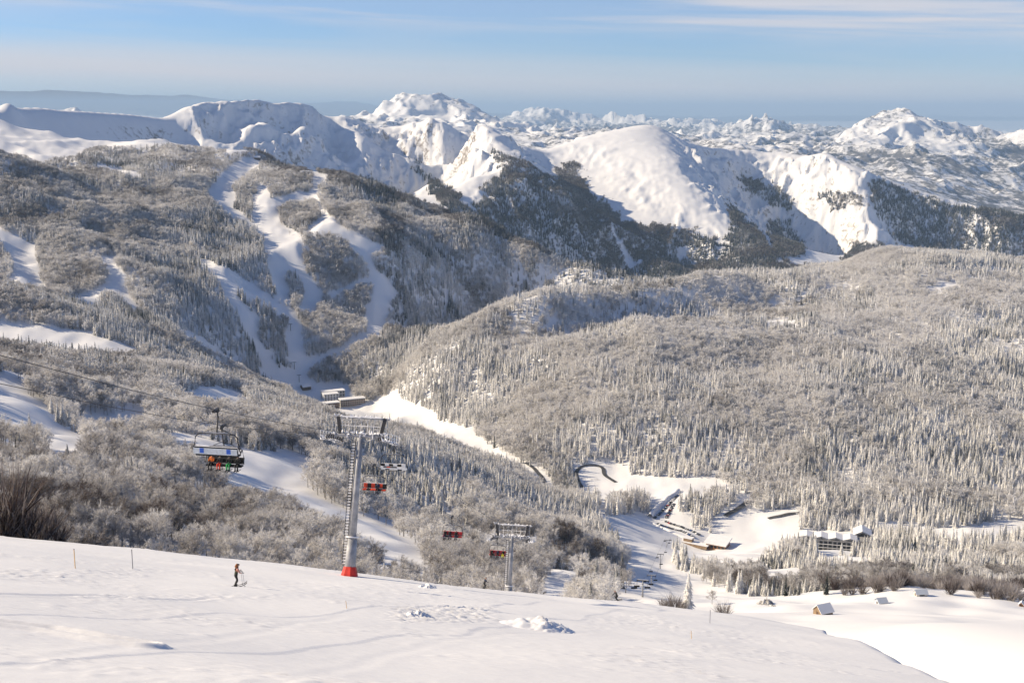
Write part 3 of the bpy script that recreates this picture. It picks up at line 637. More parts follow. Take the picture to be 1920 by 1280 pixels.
for a, b, c, e, s in ((-90, 115, 925, 1035, .5), (120, 480, 935, 1045, .32), (1040, 1190, 1000, 1130, .55), (1370, 1500, 1050, 1120, .45), (1500, 1960, 1080, 1140, .42), (-90, 260, 660, 740, .22), (0, 160, 280, 380, .22), (-90, 120, 925, 1035, .72), (480, 900, 290, 440, .12), (940, 1540, 568, 655, .30 * (D > 2060)), (700, 1260, 400, 660, .40 * (D > 2300))):  # last two boxes put the shade of draw and flank into the tone
    low = np.maximum(low, s * box(a, b, c, e) * sstep(fbm(X / 60 + 2, D / 60, 2, 331), -.45, .25))
frost_shade -= np.where(is_spr, .34 * sstep(fbm(X / 70 + 3, D / 70, 3, 341), .12, .5), .16 * sstep(fbm(X / 90 + 8, D / 90, 2, 345), .1, .5))
crest_y = np.interp(PX, [430, 480, 600, 700, 850, 1000, 1180], [280, 296, 324, 357, 408, 460, 523]); frost_shade -= np.where((D > 2700) & (D < 3700) & (PX > 440) & (PX < 1150) & (PY < crest_y + 13), .42, 0)
frost_shade -= np.where((D < 1700) & (PX < 1085), .09, 0) + np.where((D < 600) & (PX < 1085), .10, 0) + np.where((D > 1700) & (PX < 760), .03 + .20 * sstep(fbm(X / 120 + 31, D / 120, 3, 361), .05, .4), 0)
frost_shade = np.clip(frost_shade - low, 0.06, 0.93)
size = np.where(is_spr, rng.uniform(0.42, 1.08, nT) * np.where(D < 1100, .70, 1.0), rng.uniform(0.7, 1.15, nT))
size *= 1 + .28 * fbm(X / 80, D / 80, 2, 351)
frost_shade = np.where(brush & (D < 215), .14 + .1 * rng.random(nT), frost_shade)
size *= np.where((D < 700) & ~brush, .82, 1.0)
size *= np.where(D < 320, .72, 1.0) * np.where(brush, .42, 1.0) * np.where((D > 3950), 0.95, 1) * np.where((D > 2600) & (PY < 330), .75, 1)
is_spr &= ~brush
hgt = np.where(is_spr, 18, 12) * size
inside = (PX > -20) & (PX < 1940) & (PY > 0) & (PY < 1290) & shown(X, D, Z, hgt * 0.5)
rank = np.where(inside, hgt / D, 0); spin = rng.uniform(0, 6.283, nT)
solo = np.zeros(nT, bool)
for k in (False, True):
    w = np.nonzero((is_spr == k) & inside & ~brush)[0]; w = w[np.argsort(-rank[w])][:280]; solo[w] = True
wb = np.nonzero(brush & inside)[0]; wb = wb[np.argsort(-rank[wb])][:200]; 
print('TREES', nT, 'bare', int((~is_spr).sum()), 'spruce', int(is_spr.sum()), 'brush', int(brush.sum()), 'solo dist', D[solo].max())

def wood_of(name, sel, kitname, nfar):
    me = bpy.data.meshes.new(name); k = int(sel.sum()); me.vertices.add(k)
    me.vertices.foreach_set('co', np.stack([X[sel], D[sel], Z[sel]], -1).astype(np.float32).ravel())
    pick = np.where(D[sel] < 1150, 5 + rng.integers(0, 3, k), rng.integers(0, 5, k))
    for nm, typ, a in (('frost_shade', 'FLOAT', frost_shade[sel]), ('size', 'FLOAT', size[sel]), ('spin', 'FLOAT', spin[sel])):
        at = me.attributes.new(nm, typ, 'POINT'); at.data.foreach_set('value', a.astype(np.float32))
    at = me.attributes.new('pick', 'INT', 'POINT'); at.data.foreach_set('value', pick.astype(np.int32))
    o = bpy.data.objects.new(name, me); COL.objects.link(o)
    g = bpy.data.node_groups.new(name + '_grow', 'GeometryNodeTree')
    g.interface.new_socket('Geometry', in_out='INPUT', socket_type='NodeSocketGeometry'); g.interface.new_socket('Geometry', in_out='OUTPUT', socket_type='NodeSocketGeometry')
    gi = N(g, 'NodeGroupInput'); go = N(g, 'NodeGroupOutput'); iop = N(g, 'GeometryNodeInstanceOnPoints'); ci = N(g, 'GeometryNodeCollectionInfo')
    ci.inputs['Collection'].default_value = KITS[kitname]; ci.inputs['Separate Children'].default_value = True; ci.inputs['Reset Children'].default_value = True
    def na(nm, typ):
        n = N(g, 'GeometryNodeInputNamedAttribute', data_type=typ); n.inputs['Name'].default_value = nm; return n.outputs['Attribute']
    m2p = N(g, 'GeometryNodeMeshToPoints'); g.links.new(gi.outputs[0], m2p.inputs['Mesh']); g.links.new(m2p.outputs[0], iop.inputs['Points'])
    g.links.new(ci.outputs[0], iop.inputs['Instance']); iop.inputs['Pick Instance'].default_value = True
    g.links.new(na('pick', 'INT'), iop.inputs['Instance Index'])
    cx = N(g, 'ShaderNodeCombineXYZ'); g.links.new(na('spin', 'FLOAT'), cx.inputs[2])
    e2r = N(g, 'FunctionNodeEulerToRotation'); g.links.new(cx.outputs[0], e2r.inputs[0]); g.links.new(e2r.outputs[0], iop.inputs['Rotation'])
    g.links.new(na('size', 'FLOAT'), iop.inputs['Scale']); g.links.new(iop.outputs[0], go.inputs[0])
    md = o.modifiers.new('grow', 'NODES'); md.node_group = g
    tag(o, kind='stuff'); return o
wood_of('bare_woods', ~is_spr & ~solo & ~brush, 'bare', 5)
wood_of('spruce_woods', is_spr & ~solo, 'spruce', 5)

# the nearest trees one by one
def spot(i):
    px, py = PX[i], PY[i]
    if px < 330: a = 'on the wooded slope at the photo left edge' if px < 160 else 'left of the occupied chair above the lone skier'
    elif px < 520: a = 'behind the lone skier standing on the piste'
    elif px < 640: a = 'between the lone skier and the red based pylon'
    elif px < 780: a = 'just behind the red based pylon'
    elif px < 930: a = 'between the two rime coated pylons'
    elif px < 1010: a = 'around the foot of the second rime coated pylon'
    elif px < 1200: a = 'between the second pylon and the far lift line'
    elif px < 1420: a = 'beside the far lift line in the valley'
    elif px < 1640: a = 'behind the snow meadow with the small huts'
    else: a = 'behind the meadow near the photo right edge'
    return a
BARE = [bare_tree(10 + i, 12, 10, 9, 9, 3, 0.085, spread=.46 + .08 * (i % 3), split=True) for i in range(5)]
BARE_T = [(t_.mesh('trunk'), c_.mesh('crown')) for t_, c_ in BARE]
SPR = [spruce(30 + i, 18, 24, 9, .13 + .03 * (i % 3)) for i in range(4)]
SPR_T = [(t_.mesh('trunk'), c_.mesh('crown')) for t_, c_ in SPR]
def tree_object(i, kind, pair, label, cat, group):
    o = empty(kind, (X[i], D[i], Z[i]), spin[i]); o.scale = (size[i],) * 3
    for nm, m in zip(('trunk', 'crown'), pair):
        c = bpy.data.objects.new(nm, m); COL.objects.link(c); c.parent = o; c['frost_shade'] = float(frost_shade[i])
    return tag(o, label, cat, group)
for i in np.nonzero(solo)[0]:
    a = spot(i); f = frost_shade[i]; s = size[i]
    if is_spr[i]:
        look = 'tall' if s > .65 else 'small'; look += ' snow laden' if f > .6 else ' dark frosted'
        tree_object(i, 'spruce_tree', SPR_T[i % 4], look + ' spruce ' + a, 'spruce', look + ' spruces ' + a)
    else:
        look = 'brown leafless' if f < .35 else 'grey frosted' if f < .62 else 'white rimed'
        tree_object(i, 'bare_tree', BARE_T[i % 5], look + ' tree ' + a, 'tree', look + ' trees ' + a)
SHR = [shrub(70 + i, 5, 60).mesh('brush') for i in range(4)]
for i in wb:
    o = bpy.data.objects.new('shrub', SHR[i % 4]); COL.objects.link(o); o.location = (X[i], D[i], Z[i]); o.scale = (size[i] * (1.5 + 2.3 * max(0, min(1, (130 - PX[i]) / 110)) if D[i] < 215 else 2.2),) * 3; o.rotation_euler = (0, 0, spin[i]); o['frost_shade'] = float(frost_shade[i])
    w = 'leafless brown shrub in the dark bank at the far left' if D[i] < 215 else 'leafless brown shrub in the hedge behind the snow meadow'
    tag(o, w, 'shrub', w.replace('shrub', 'shrubs'))
# ------------------------------------------------------------------ chairlift
LDIR = Vector((0.198, 1, 0)).normalized(); LRIGHT = Vector((LDIR.y, -LDIR.x, 0))
def tower_frame(base, ldir, tilt):
    right = Vector((ldir.y, -ldir.x, 0)); zz_ = (ldir * math.sin(tilt) + Vector((0, 0, 1)) * math.cos(tilt)).normalized(); yy = zz_.cross(right)
    M = Matrix((right, yy, zz_)).transposed().to_4x4(); M.translation = base; return M
def rime_blobs(mb, pts_, r, seed, m='rime'):
    q = random.Random(seed)
    for p in pts_:
        for k in range(2):
            c = Vector(p) + Vector((q.uniform(-r, r), q.uniform(-r, r), q.uniform(-r, r) * .7)); e = Vector((q.uniform(-1, 1), q.uniform(-1, 1), q.uniform(-.6, .8))).normalized()
            mb.tube([c - e * r * .8, c, c + e * r * 1.5], [r * .25, r * .45, r * .08], m, 5)
def pylon(base, py_top, ldir, tilt, label, gauge, ladder_side=-1):
    # height such that the head beam reaches its place in the view
    H = 10.0
    for _ in range(30):
        M = tower_frame(base, ldir, tilt); top = M @ Vector((0, 0, H)); _, y = project(top.x, top.y, top.z); H += (y - py_top) * top.y / FPX * 0.7
    t_ = empty('lift_pylon', base, mat4=tower_frame(base, ldir, tilt)); tag(t_, label, 'lift pylon', 'rime coated pylons of the near chairlift')
    hb = H - 2.2; g = gauge / 2                                  # cross arm height
    m = MB(); m.tube([(0, 0, 0), (0, 0, 4.4)], [0.68, 0.58], 'steel', 14); m.tube([(0, 0, 4.4), (0, 0, 4.55)], [0.74, 0.74], 'rime', 14); m.tube([(0, 0, 4.5), (0, 0, hb)], [0.46, 0.36], 'steel', 12); m.build('shaft', t_, True)
    m = MB(); lx = -0.66
    for x in (lx - .22, lx + .22): m.tube([(x, -.35, 1.2), (x, -.35, hb - .2)], .05, 'dark_steel', 4)
    for k in range(int((hb - 1.6) / .34)): m.tube([(lx - .22, -.35, 1.4 + k * .34), (lx + .22, -.35, 1.4 + k * .34)], .055, 'rime', 4)
    for k in range(4): z = 3 + k * (hb - 4) / 3; m.tube([(lx, -.35, z), (-.3, 0, z)], .03, 'steel', 4)
    m.build('ladder', t_)
    m = MB(); m.tube([(-g - .35, 0, hb + .25), (g + .35, 0, hb + .25)], .2, 'steel', 8); m.tube([(-g * .7, -.1, hb + .2), (0, 0, hb - .75), (g * .7, -.1, hb + .2)], .09, 'steel', 6)
    for x in (-g, -g * .5, 0, g * .5, g): m.box((x, 0, hb + .25), (.12, .5, .5), 'rime')
    rime_blobs(m, [(x * g / 6, 0, hb + .5) for x in range(-6, 7)], .26, 3); m.build('cross_arm', t_)
    m = MB()                                                     # head beam carried by two dark leaning posts
    for s in (-1, 1): m.box((s * (g - .45), 0, hb + 1.35), (.38, .3, 2.2), 'dark_steel', Matrix.Rotation(s * .20, 3, 'Y'))
    m.tube([(-g - .25, 0, hb + 2.4), (g + .25, 0, hb + 2.3)], .13, 'steel', 6); m.box((0, -.15, hb + 2.45), (gauge * .8, .3, .14), 'rime')
    for k in range(9): x = -g + gauge * k / 8; m.tube([(x, 0, hb + .5), (x, 0, hb + 2.3)], .022, 'rime', 4)
    m.tube([(-g, 0, hb + 1.4), (g, 0, hb + 1.4)], .03, 'rime', 4)
    rime_blobs(m, [(x * g / 5, 0, hb + 2.5) for x in range(-5, 6)], .22, 5); m.build('head_frame', t_)
    for s in (-1, 1):
        m = MB(); x = s * g
        for k in range(8):
            y = -2.8 + k * .8; z = hb - .02 * y * y
            m.tube([(x - .06, y, z - .05), (x + .06, y, z - .05)], .25, 'dark_steel', 10); m.tube([(x - .09, y, z - .05), (x + .09, y, z - .05)], .07, 'rime', 6)
        m.tube([(x - .13, -3, hb - .25), (x - .13, 0, hb), (x - .13, 3, hb - .25)], .08, 'steel', 5); m.tube([(x, 0, hb + .25), (x, 0, hb - .1)], .12, 'steel', 6)
        o = m.build('sheave_train', t_)
        m = MB(); xo = x + s * .55; m.box((xo, 0, hb - .42), (.5, 6.2, .06), 'steel')
        for k in range(7): y = -3 + k; m.tube([(xo + .22 * s, y, hb - .4), (xo + .22 * s, y, hb + .55)], .03, 'rime', 4)
        for z in (.1, .55): m.tube([(xo + .22 * s, -3, hb + z), (xo + .22 * s, 3, hb + z)], .03, 'rime', 4)
        rime_blobs(m, [(xo, k * .8, hb - .3) for k in range(-4, 5)], .26, 9 + s); m.build('walkway', t_)
    return t_, hb, g
p1 = hit(655, 1079, 60, 200)
T1, hb1, g1 = pylon(p1, 786, LDIR, math.atan(.34), 'tall grey rime coated lift pylon with red padded foot', 6.3)
m = MB(); q = 1.05                                                # flared red protective skirt
m.add([(math.cos(a) * r_ * 1.0, math.sin(a) * r_, z) for z, r_ in ((-.5, 1.0), (.15, .98), (1.05, .72)) for a in [k * math.pi / 4 + .39 for k in range(8)]],
      [(i * 8 + k, i * 8 + (k + 1) % 8, (i + 1) * 8 + (k + 1) % 8, (i + 1) * 8 + k) for i in range(2) for k in range(8)] + [tuple(range(16, 24))], 'red_pad')
m.build('foot_pad', T1)
u2, _ = ray(952, 1105); d2 = 208.0; p2 = Vector((u2 * d2, d2, gz(u2 * d2, d2)))
T2, hb2, g2 = pylon(p2, 986, LDIR, math.atan(.30), 'smaller white rimed lift pylon standing past the brow of the piste', 6.3)
def sheave(T_, s, hb, g, y=0.0): return T_.matrix_world @ Vector((s * g, y, hb + .28 - .02 * y * y))
bpy.context.view_layer.update()
def rope(name, pts_, r, label):
    m = MB(); m.tube(pts_, r, 'dark_steel', 5); o = m.build(name, None, True); return tag(o, label, 'cable', 'haul ropes of the near chairlift')
ROPE = {}
for s, pe, de in ((-1, (0, 719), None), (1, (0, 666), None)):
    b = sheave(T1, s, hb1, g1); u, t = ray(*pe); k = (b.x - u * b.y) / (u - LDIR.x / LDIR.y)      # where the rope's track crosses the left edge of the view
    y = b.y + k; P0 = Vector((u * y, y, t * y)); c = sheave(T2, s, hb2, g2)
    far = P0 + (P0 - b).normalized() * 45
    path = [far, P0]
    for f in (.2, .4, .6, .8): a_ = P0.lerp(b, f); a_.z -= .8 * 4 * f * (1 - f); path.append(a_)
    path.append(b)
    for f in (.15, .3, .5, .7, .85): a_ = b.lerp(c, f); a_.z -= 1.4 * 4 * f * (1 - f); path.append(a_)
    path.append(c); e = c + Vector((LDIR.x * 170, LDIR.y * 170, -75)); path += [c.lerp(e, .5) - Vector((0, 0, 1.5)), e]
    ROPE[s] = path
    rope('haul_rope', path, 0.026, 'dark haul rope on the side carrying the occupied chairs' if s < 0 else 'dark haul rope on the side carrying the empty chairs')
def on_rope(s, px):
    u, _ = ray(px, 850); P = ROPE[s]
    for a_, b_ in zip(P[:-1], P[1:]):
        fa, fb = a_.x - u * a_.y, b_.x - u * b_.y
        if fa * fb <= 0 and fa != fb: return a_.lerp(b_, fa / (fa - fb))
    return P[3]
def lift_chair(pos, face, label, seatm, wid=3.2, drop=3.3, kind='seat', bub=False):
    rz = math.atan2(face.y, face.x) - math.pi / 2
    t_ = empty('lift_chair', pos, rz); tag(t_, label, 'lift chair', 'chairs of the near chairlift'); w = wid / 2
    m = MB(); m.box((0, 0, -.05), (.22, .9, .22), 'dark_steel'); m.box((0, .4, -.12), (.16, .3, .34), 'dark_steel'); m.build('grip', t_)
    zt = -drop + 1.75
    m = MB(); m.tube([(.12, 0, -.1), (.2, -.05, -.6), (.12, -.05, zt * .6), (0, 0, zt)], .06, 'dark_steel', 6); m.build('hanger', t_)
    m = MB(); m.tube([(-w - .08, .35, -drop + .35), (-w - .12, .05, -drop + .2), (-w - .08, -.15, -drop + .7), (-w + .05, -.1, zt - .25), (-w + .35, 0, zt), (0, 0, zt + .06), (w - .35, 0, zt), (w - .05, -.1, zt - .25), (w + .08, -.15, -drop + .7), (w + .12, .05, -drop + .2), (w + .08, .35, -drop + .35)], .05, 'dark_steel', 6)
    m.box((0, 0, zt + .1), (wid * .62, .2, .06), 'steel'); m.tube([(-w * .6, 0, zt + .12), (0, 0, zt + .55), (w * .6, 0, zt + .12)], .03, 'dark_steel', 5); m.build('bail', t_)
    st = MB(); n = 6
    for k in range(n): x = -w + wid * (k + .5) / n; st.box((x, .12, -drop), (wid / n - .03, .55, .13), seatm if k % 3 != 1 else 'black')
    st.build('seat', t_)
    bk = MB()
    for k in range(n):
        x = -w + wid * (k + .5) / n; bk.box((x, -.22, -drop + .42), (wid / n - .03, .09, .62), seatm if k % 2 else ('black' if seatm != 'red_seat' else seatm), Matrix.Rotation(.18, 3, 'X'))
    bk.tube([(-w, -.28, -drop + .75), (w, -.28, -drop + .75)], .035, 'rime', 5); bk.build('backrest', t_)
    m = MB(); m.tube([(-w * .9, .75, -drop + .45), (w * .9, .75, -drop + .45)], .025, 'dark_steel', 5)
    for k in range(5): x = -w * .8 + wid * .8 * k / 4; m.tube([(x, .75, -drop + .45), (x, .62, -drop - .1), (x, .55, -drop - .42)], .022, 'dark_steel', 4)
    m.tube([(-w * .9, .55, -drop - .42), (w * .9, .55, -drop - .42)], .02, 'dark_steel', 4); m.build('safety_bar', t_)
    return t_
UP, DOWN = -LDIR, LDIR
CH = {}
CH['near'] = lift_chair(on_rope(-1, 421), UP, 'occupied lift chair with four riders in black red and green', 'black', 3.6, 3.85)
CH['panel'] = lift_chair(on_rope(1, 408), DOWN, 'empty lift chair showing a white back panel with two blue squares', 'black', 3.7, 3.75)
CH['back'] = lift_chair(on_rope(1, 738), DOWN, 'empty lift chair seen from behind right of the red based pylon', 'white_paint', 3.1, 3.2)
CH['one'] = lift_chair(on_rope(-1, 701), UP, 'orange and black lift chair carrying a single rider', 'orange_seat', 3.1, 3.3)
CH['three'] = lift_chair(on_rope(-1, 847), UP, 'dark red lift chair with three riders left of the second pylon', 'red_seat', 3.1, 3.3)
CH['yellow'] = lift_chair(on_rope(-1, 933), UP, 'red lift chair carrying a rider in yellow trousers', 'red_seat', 3.1, 3.3)
m = MB(); m.box((0, -.42, -3.75 + .4), (3.75, .05, .5), 'tin'); m.box((-1.15, -.452, -3.75 + .44), (.36, .012, .4), 'blue_paint'); m.box((1.15, -.452, -3.75 + .44), (.36, .012, .4), 'blue_paint'); m.build('back_panel', CH['panel'])
m = MB(); m.box((0, -.36, -3.2 + .28), (3.1, .04, .32), 'white_paint'); m.box((-.35, -.385, -3.2 + .34), (1.7, .012, .14), 'black'); m.box((-.55, -.40, -3.2 + .34), (.4, .012, .16), 'orange_seat'); m.build('back_panel', CH['back'])

# ------------------------------------------------------------------ people
def figure(name, J, bones, loc, rz, scale=1.0):
    """One continuous body grown over a skeleton; J: joint -> (x, y, z, radius); bones: (joint, joint, material)."""
    keys = list(J); bm = bmesh.new(); sk = bm.verts.layers.skin.verify(); vs = {}
    for k in keys:
        v = bm.verts.new(J[k][:3]); v[sk].radius = (J[k][3], J[k][3]); v[sk].use_root = (k == 'pelvis'); vs[k] = v
    for a, b, _ in bones: bm.edges.new((vs[a], vs[b]))
    me = bpy.data.meshes.new('skeleton'); bm.to_mesh(me); bm.free()
    o = bpy.data.objects.new('skeleton', me); COL.objects.link(o); o.modifiers.new('skin', 'SKIN'); sd = o.modifiers.new('smooth', 'SUBSURF'); sd.levels = 1
    dg = bpy.context.evaluated_depsgraph_get(); body = bpy.data.meshes.new_from_object(o.evaluated_get(dg))
    bpy.data.objects.remove(o); bpy.data.meshes.remove(me)
    names = []; seg = [(Vector(J[a][:3]), Vector(J[b][:3]), m) for a, b, m in bones]
    for _, _, m in bones:
        if m not in names: names.append(m)
    body.materials.clear()
    for m in names: body.materials.append(MATS[m])
    for p in body.polygons:
        best, bi = 1e9, 0
        for a, b, m in seg:
            ab = b - a; f = max(0, min(1, (p.center - a).dot(ab) / max(ab.length_squared, 1e-9))); dd = (p.center - a - ab * f).length
            if dd < best: best, bi = dd, names.index(m)
        p.material_index = bi; p.use_smooth = True
    body.name = name; r = bpy.data.objects.new(name, body); COL.objects.link(r); r.location = loc; r.rotation_euler = (0, 0, rz); r.scale = (scale,) * 3
    return r
def fingers(J, B, side, h, fwd, m):
    """Five curled fingers leaving a palm at h."""
    for k in range(4):
        y = side * (-.033 + .022 * k) ; L = (.055, .066, .062, .048)[k]
        a, b, c = ('f%s%d%d' % (side, k, i) for i in range(3))
        J[a] = (h[0] + .05 * fwd, h[1] + y, h[2] - .01, .011); J[b] = (h[0] + (.05 + L * .6) * fwd, h[1] + y, h[2] - .03, .0095); J[c] = (h[0] + (.05 + L * .4) * fwd, h[1] + y, h[2] - .075, .008)
        B += [('hand%d' % side, a, m), (a, b, m), (b, c, m)]
    a, b = 't%d0' % side, 't%d1' % side
    J[a] = (h[0] + .02 * fwd, h[1] - side * .045, h[2] - .01, .012); J[b] = (h[0] + .06 * fwd, h[1] - side * .05, h[2] - .045, .009); B += [('hand%d' % side, a, m), (a, b, m)]
def torso_head(J, B, o, lean, top, sleeve, hat, glove):
    x, y, z = o
    J['pelvis'] = (x, y, z, .15); J['waist'] = (x + .3 * lean, y, z + .2, .125); J['chest'] = (x + .65 * lean, y, z + .42, .155); J['neck'] = (x + .95 * lean, y, z + .585, .06)
    J['jaw'] = (x + 1.05 * lean + .01, y, z + .65, .075); J['face'] = (x + 1.1 * lean + .015, y, z + .72, .10); J['crown'] = (x + 1.12 * lean, y, z + .82, .085); J['nose'] = (x + 1.1 * lean + .125, y, z + .70, .018)
    B += [('pelvis', 'waist', top), ('waist', 'chest', top), ('chest', 'neck', top), ('neck', 'jaw', 'skin'), ('jaw', 'face', 'skin'), ('face', 'crown', hat), ('face', 'nose', 'skin')]
def face_bits(o, J, hat):
    f = Vector(J['face'][:3]); m = MB()
    for s in (-1, 1): m.box((f.x + .095, s * .036, f.z + .02), (.02, .03, .016), 'black')
    m.box((f.x + .085, 0, f.z - .06), (.02, .045, .01), 'red_cloth'); m.build('face_features', o)
def ski_mesh(a, ang=0.0):
    m = MB(); n = 8; vs = []
    for i in range(n + 1):
        x = -.75 + 1.6 * i / n; zz_ = .02 + (.16 * ((i - 6) / 2) ** 2 if i > 6 else 0); w = .045 - .012 * math.sin(math.pi * i / n)
        for y, z in ((-w, 0), (w, 0), (w, .02), (-w, .02)): vs.append((a[0] + x, a[1] + y, a[2] + zz_ + z))
    fs = [(i * 4 + k, i * 4 + (k + 1) % 4, (i + 1) * 4 + (k + 1) % 4, (i + 1) * 4 + k) for i in range(n) for k in range(4)] + [(3, 2, 1, 0), (n * 4, n * 4 + 1, n * 4 + 2, n * 4 + 3)]
    return m.add(vs, fs, 'black').box((a[0], a[1], a[2] + .065), (.28, .08, .06), 'dark_steel')
def stander(label, px, py, rz, top, sleeve, legs, hat, hairy, lean=.2, crouch=0.0, lo=50, hi_=220, poles=True, pole_label=None):
    J, B = {}, []; pz = .90 - crouch
    torso_head(J, B, (0, 0, pz), lean, top, sleeve, hat, 'black')
    for s in (-1, 1):
        J['hip%d' % s] = (-.01, s * .10, pz - .08, .105); J['knee%d' % s] = (.13 + crouch * .8 - .05 * (s < 0), s * .13, .48 - crouch * .35, .075); J['ankle%d' % s] = (-.04 - .10 * (s < 0), s * .15, .14, .06)
        J['heel%d' % s] = (-.06 - .10 * (s < 0), s * .15, .075, .06); J['toe%d' % s] = (.16 - .10 * (s < 0), s * .15, .07, .05)
        B += [('pelvis', 'hip%d' % s, legs), ('hip%d' % s, 'knee%d' % s, legs), ('knee%d' % s, 'ankle%d' % s, legs), ('ankle%d' % s, 'heel%d' % s, 'black'), ('heel%d' % s, 'toe%d' % s, 'black')]
        c = J['chest']; J['sho%d' % s] = (c[0] + .02, s * .195, c[2] + .03, .075); J['elb%d' % s] = (c[0] + .10, s * .27, c[2] - .22, .052); h = (c[0] + .34, s * .24, c[2] - .27); J['wri%d' % s] = (h[0] - .07, h[1], h[2] + .01, .036); J['hand%d' % s] = (*h, .040)
        B += [('chest', 'sho%d' % s, sleeve), ('sho%d' % s, 'elb%d' % s, sleeve), ('elb%d' % s, 'wri%d' % s, sleeve), ('wri%d' % s, 'hand%d' % s, 'black')]; fingers(J, B, s, h, 1, 'black')
    p = hit(px, py, lo, hi_); o = figure('person', J, B, p, rz); tag(o, label, 'person'); face_bits(o, J, hat)
    if hairy:
        m = MB(); f = J['face']; 
        m.tube([(f[0] - .03, 0, f[2] + .08), (f[0] - .10, 0, f[2]), (f[0] - .16, 0, f[2] - .14), (f[0] - .20, 0, f[2] - .30), (f[0] - .23, 0, f[2] - .40)], [.06, .105, .115, .09, .03], 'hair', 8)
        m.build('hair', o, True)
    for s in (-1, 1): ski_mesh((-.0 - .10 * (s < 0), s * .15, 0)).build('ski', o)
    if poles:
        for s in (-1, 1):
            h = Matrix.Rotation(rz, 3, 'Z') @ Vector(J['hand%d' % s][:3]); g_ = Matrix.Rotation(rz, 3, 'Z') @ Vector((J['hand%d' % s][0] + .10, s * .30, -.05)); m = MB()
            if s > 0 and not hairy: continue
            m.tube([h + Vector((0, 0, .12)), h, g_], [.018, .014, .008], 'pole_grey', 5); m.tube([g_ + Vector((0, 0, .06)), g_ + Vector((0, 0, .075))], .05, 'black', 8)
            e = m.build('ski_pole', None, loc=p); tag(e, (pole_label or 'thin dark ski pole held by the skier') + (' in the far hand' if s > 0 else ' in the near hand' if hairy else ''), 'ski pole')
    return o
stander('lone skier with long auburn hair standing on the piste in dark vest', 443, 1099, R(28), 'vest', 'pink_sleeve', 'black', 'black', True, lean=.17, pole_label='thin ski pole planted by the lone auburn haired skier')
stander('dark clad skier half hidden by the brow left of the second pylon', 908, 1103, R(40), 'black', 'navy_cloth', 'black', 'black', False, lean=.26, crouch=.16, lo=90, pole_label='ski pole of the dark skier left of the second pylon')
stander('black clad skier racing down by the brown thicket at the brow', 1157, 1124, R(-150), 'black', 'black', 'black', 'black', False, lean=.30, crouch=.22, lo=90, pole_label='ski pole of the black skier beside the brown thicket')
def rider(chair, x, drop, label, top, legs, hat):
    J, B = {}, []; torso_head(J, B, (0, 0, .16), -.03, top, top, hat, 'black')
    for s in (-1, 1):
        J['hip%d' % s] = (.03, s * .10, .13, .10); J['knee%d' % s] = (.46, s * .12, .13, .075); J['ankle%d' % s] = (.50, s * .13, -.30, .06); J['heel%d' % s] = (.48, s * .13, -.37, .06); J['toe%d' % s] = (.70, s * .13, -.36, .05)
        B += [('pelvis', 'hip%d' % s, legs), ('hip%d' % s, 'knee%d' % s, legs), ('knee%d' % s, 'ankle%d' % s, legs), ('ankle%d' % s, 'heel%d' % s, 'black'), ('heel%d' % s, 'toe%d' % s, 'black')]
        c = J['chest']; J['sho%d' % s] = (c[0], s * .195, c[2] + .03, .075); J['elb%d' % s] = (c[0] + .10, s * .25, c[2] - .20, .052); h = (c[0] + .36, s * .20, c[2] - .24); J['wri%d' % s] = (h[0] - .07, h[1], h[2], .036); J['hand%d' % s] = (*h, .04)
        B += [('chest', 'sho%d' % s, top), ('sho%d' % s, 'elb%d' % s, top), ('elb%d' % s, 'wri%d' % s, top), ('wri%d' % s, 'hand%d' % s, 'black')]; fingers(J, B, s, h, 1, 'black')
    M = chair.matrix_world; p = M @ Vector((x, .02, -drop + .03)); rz = chair.rotation_euler.z + math.pi / 2
    o = figure('person', J, B, p, rz); tag(o, label, 'person', 'riders sitting on the lift chairs'); face_bits(o, J, hat)
    for s in (-1, 1): ski_mesh((.52, s * .13, -.47)).build('ski', o)
    return o
bpy.context.view_layer.update()
n_ = 'on the chair with four riders'
rider(CH['near'], 1.30, 3.85, 'chair rider in black at the far end ' + n_, 'orange_cloth', 'black', 'black')
rider(CH['near'], .45, 3.85, 'chair rider in bright red trousers ' + n_, 'black', 'red_cloth', 'black')
rider(CH['near'], -.50, 3.85, 'chair rider in green trousers ' + n_, 'black', 'green_cloth', 'black')
rider(CH['near'], -1.35, 3.85, 'chair rider all in black beside the green trousers ' + n_, 'black', 'black', 'black')
rider(CH['one'], -.45, 3.3, 'single rider in dark blue on the orange and black chair', 'navy_cloth', 'black', 'black')
for x, w in ((1.2, 'end nearest the red based pylon'), (.4, 'middle'), (-.6, 'end nearest the second pylon')): rider(CH['three'], x, 3.3, 'dark clad rider at the %s of the dark red chair' % w, 'black', 'navy_cloth', 'black')
rider(CH['yellow'], 1.15, 3.3, 'dark rider at the end of the chair farthest from the yellow trousers', 'black', 'black', 'black')
rider(CH['yellow'], 0, 3.3, 'dark rider in the middle beside the yellow trousers', 'navy_cloth', 'black', 'black')
rider(CH['yellow'], -1.0, 3.3, 'rider in bright yellow trousers on the red chair', 'black', 'yellow_cloth', 'black')

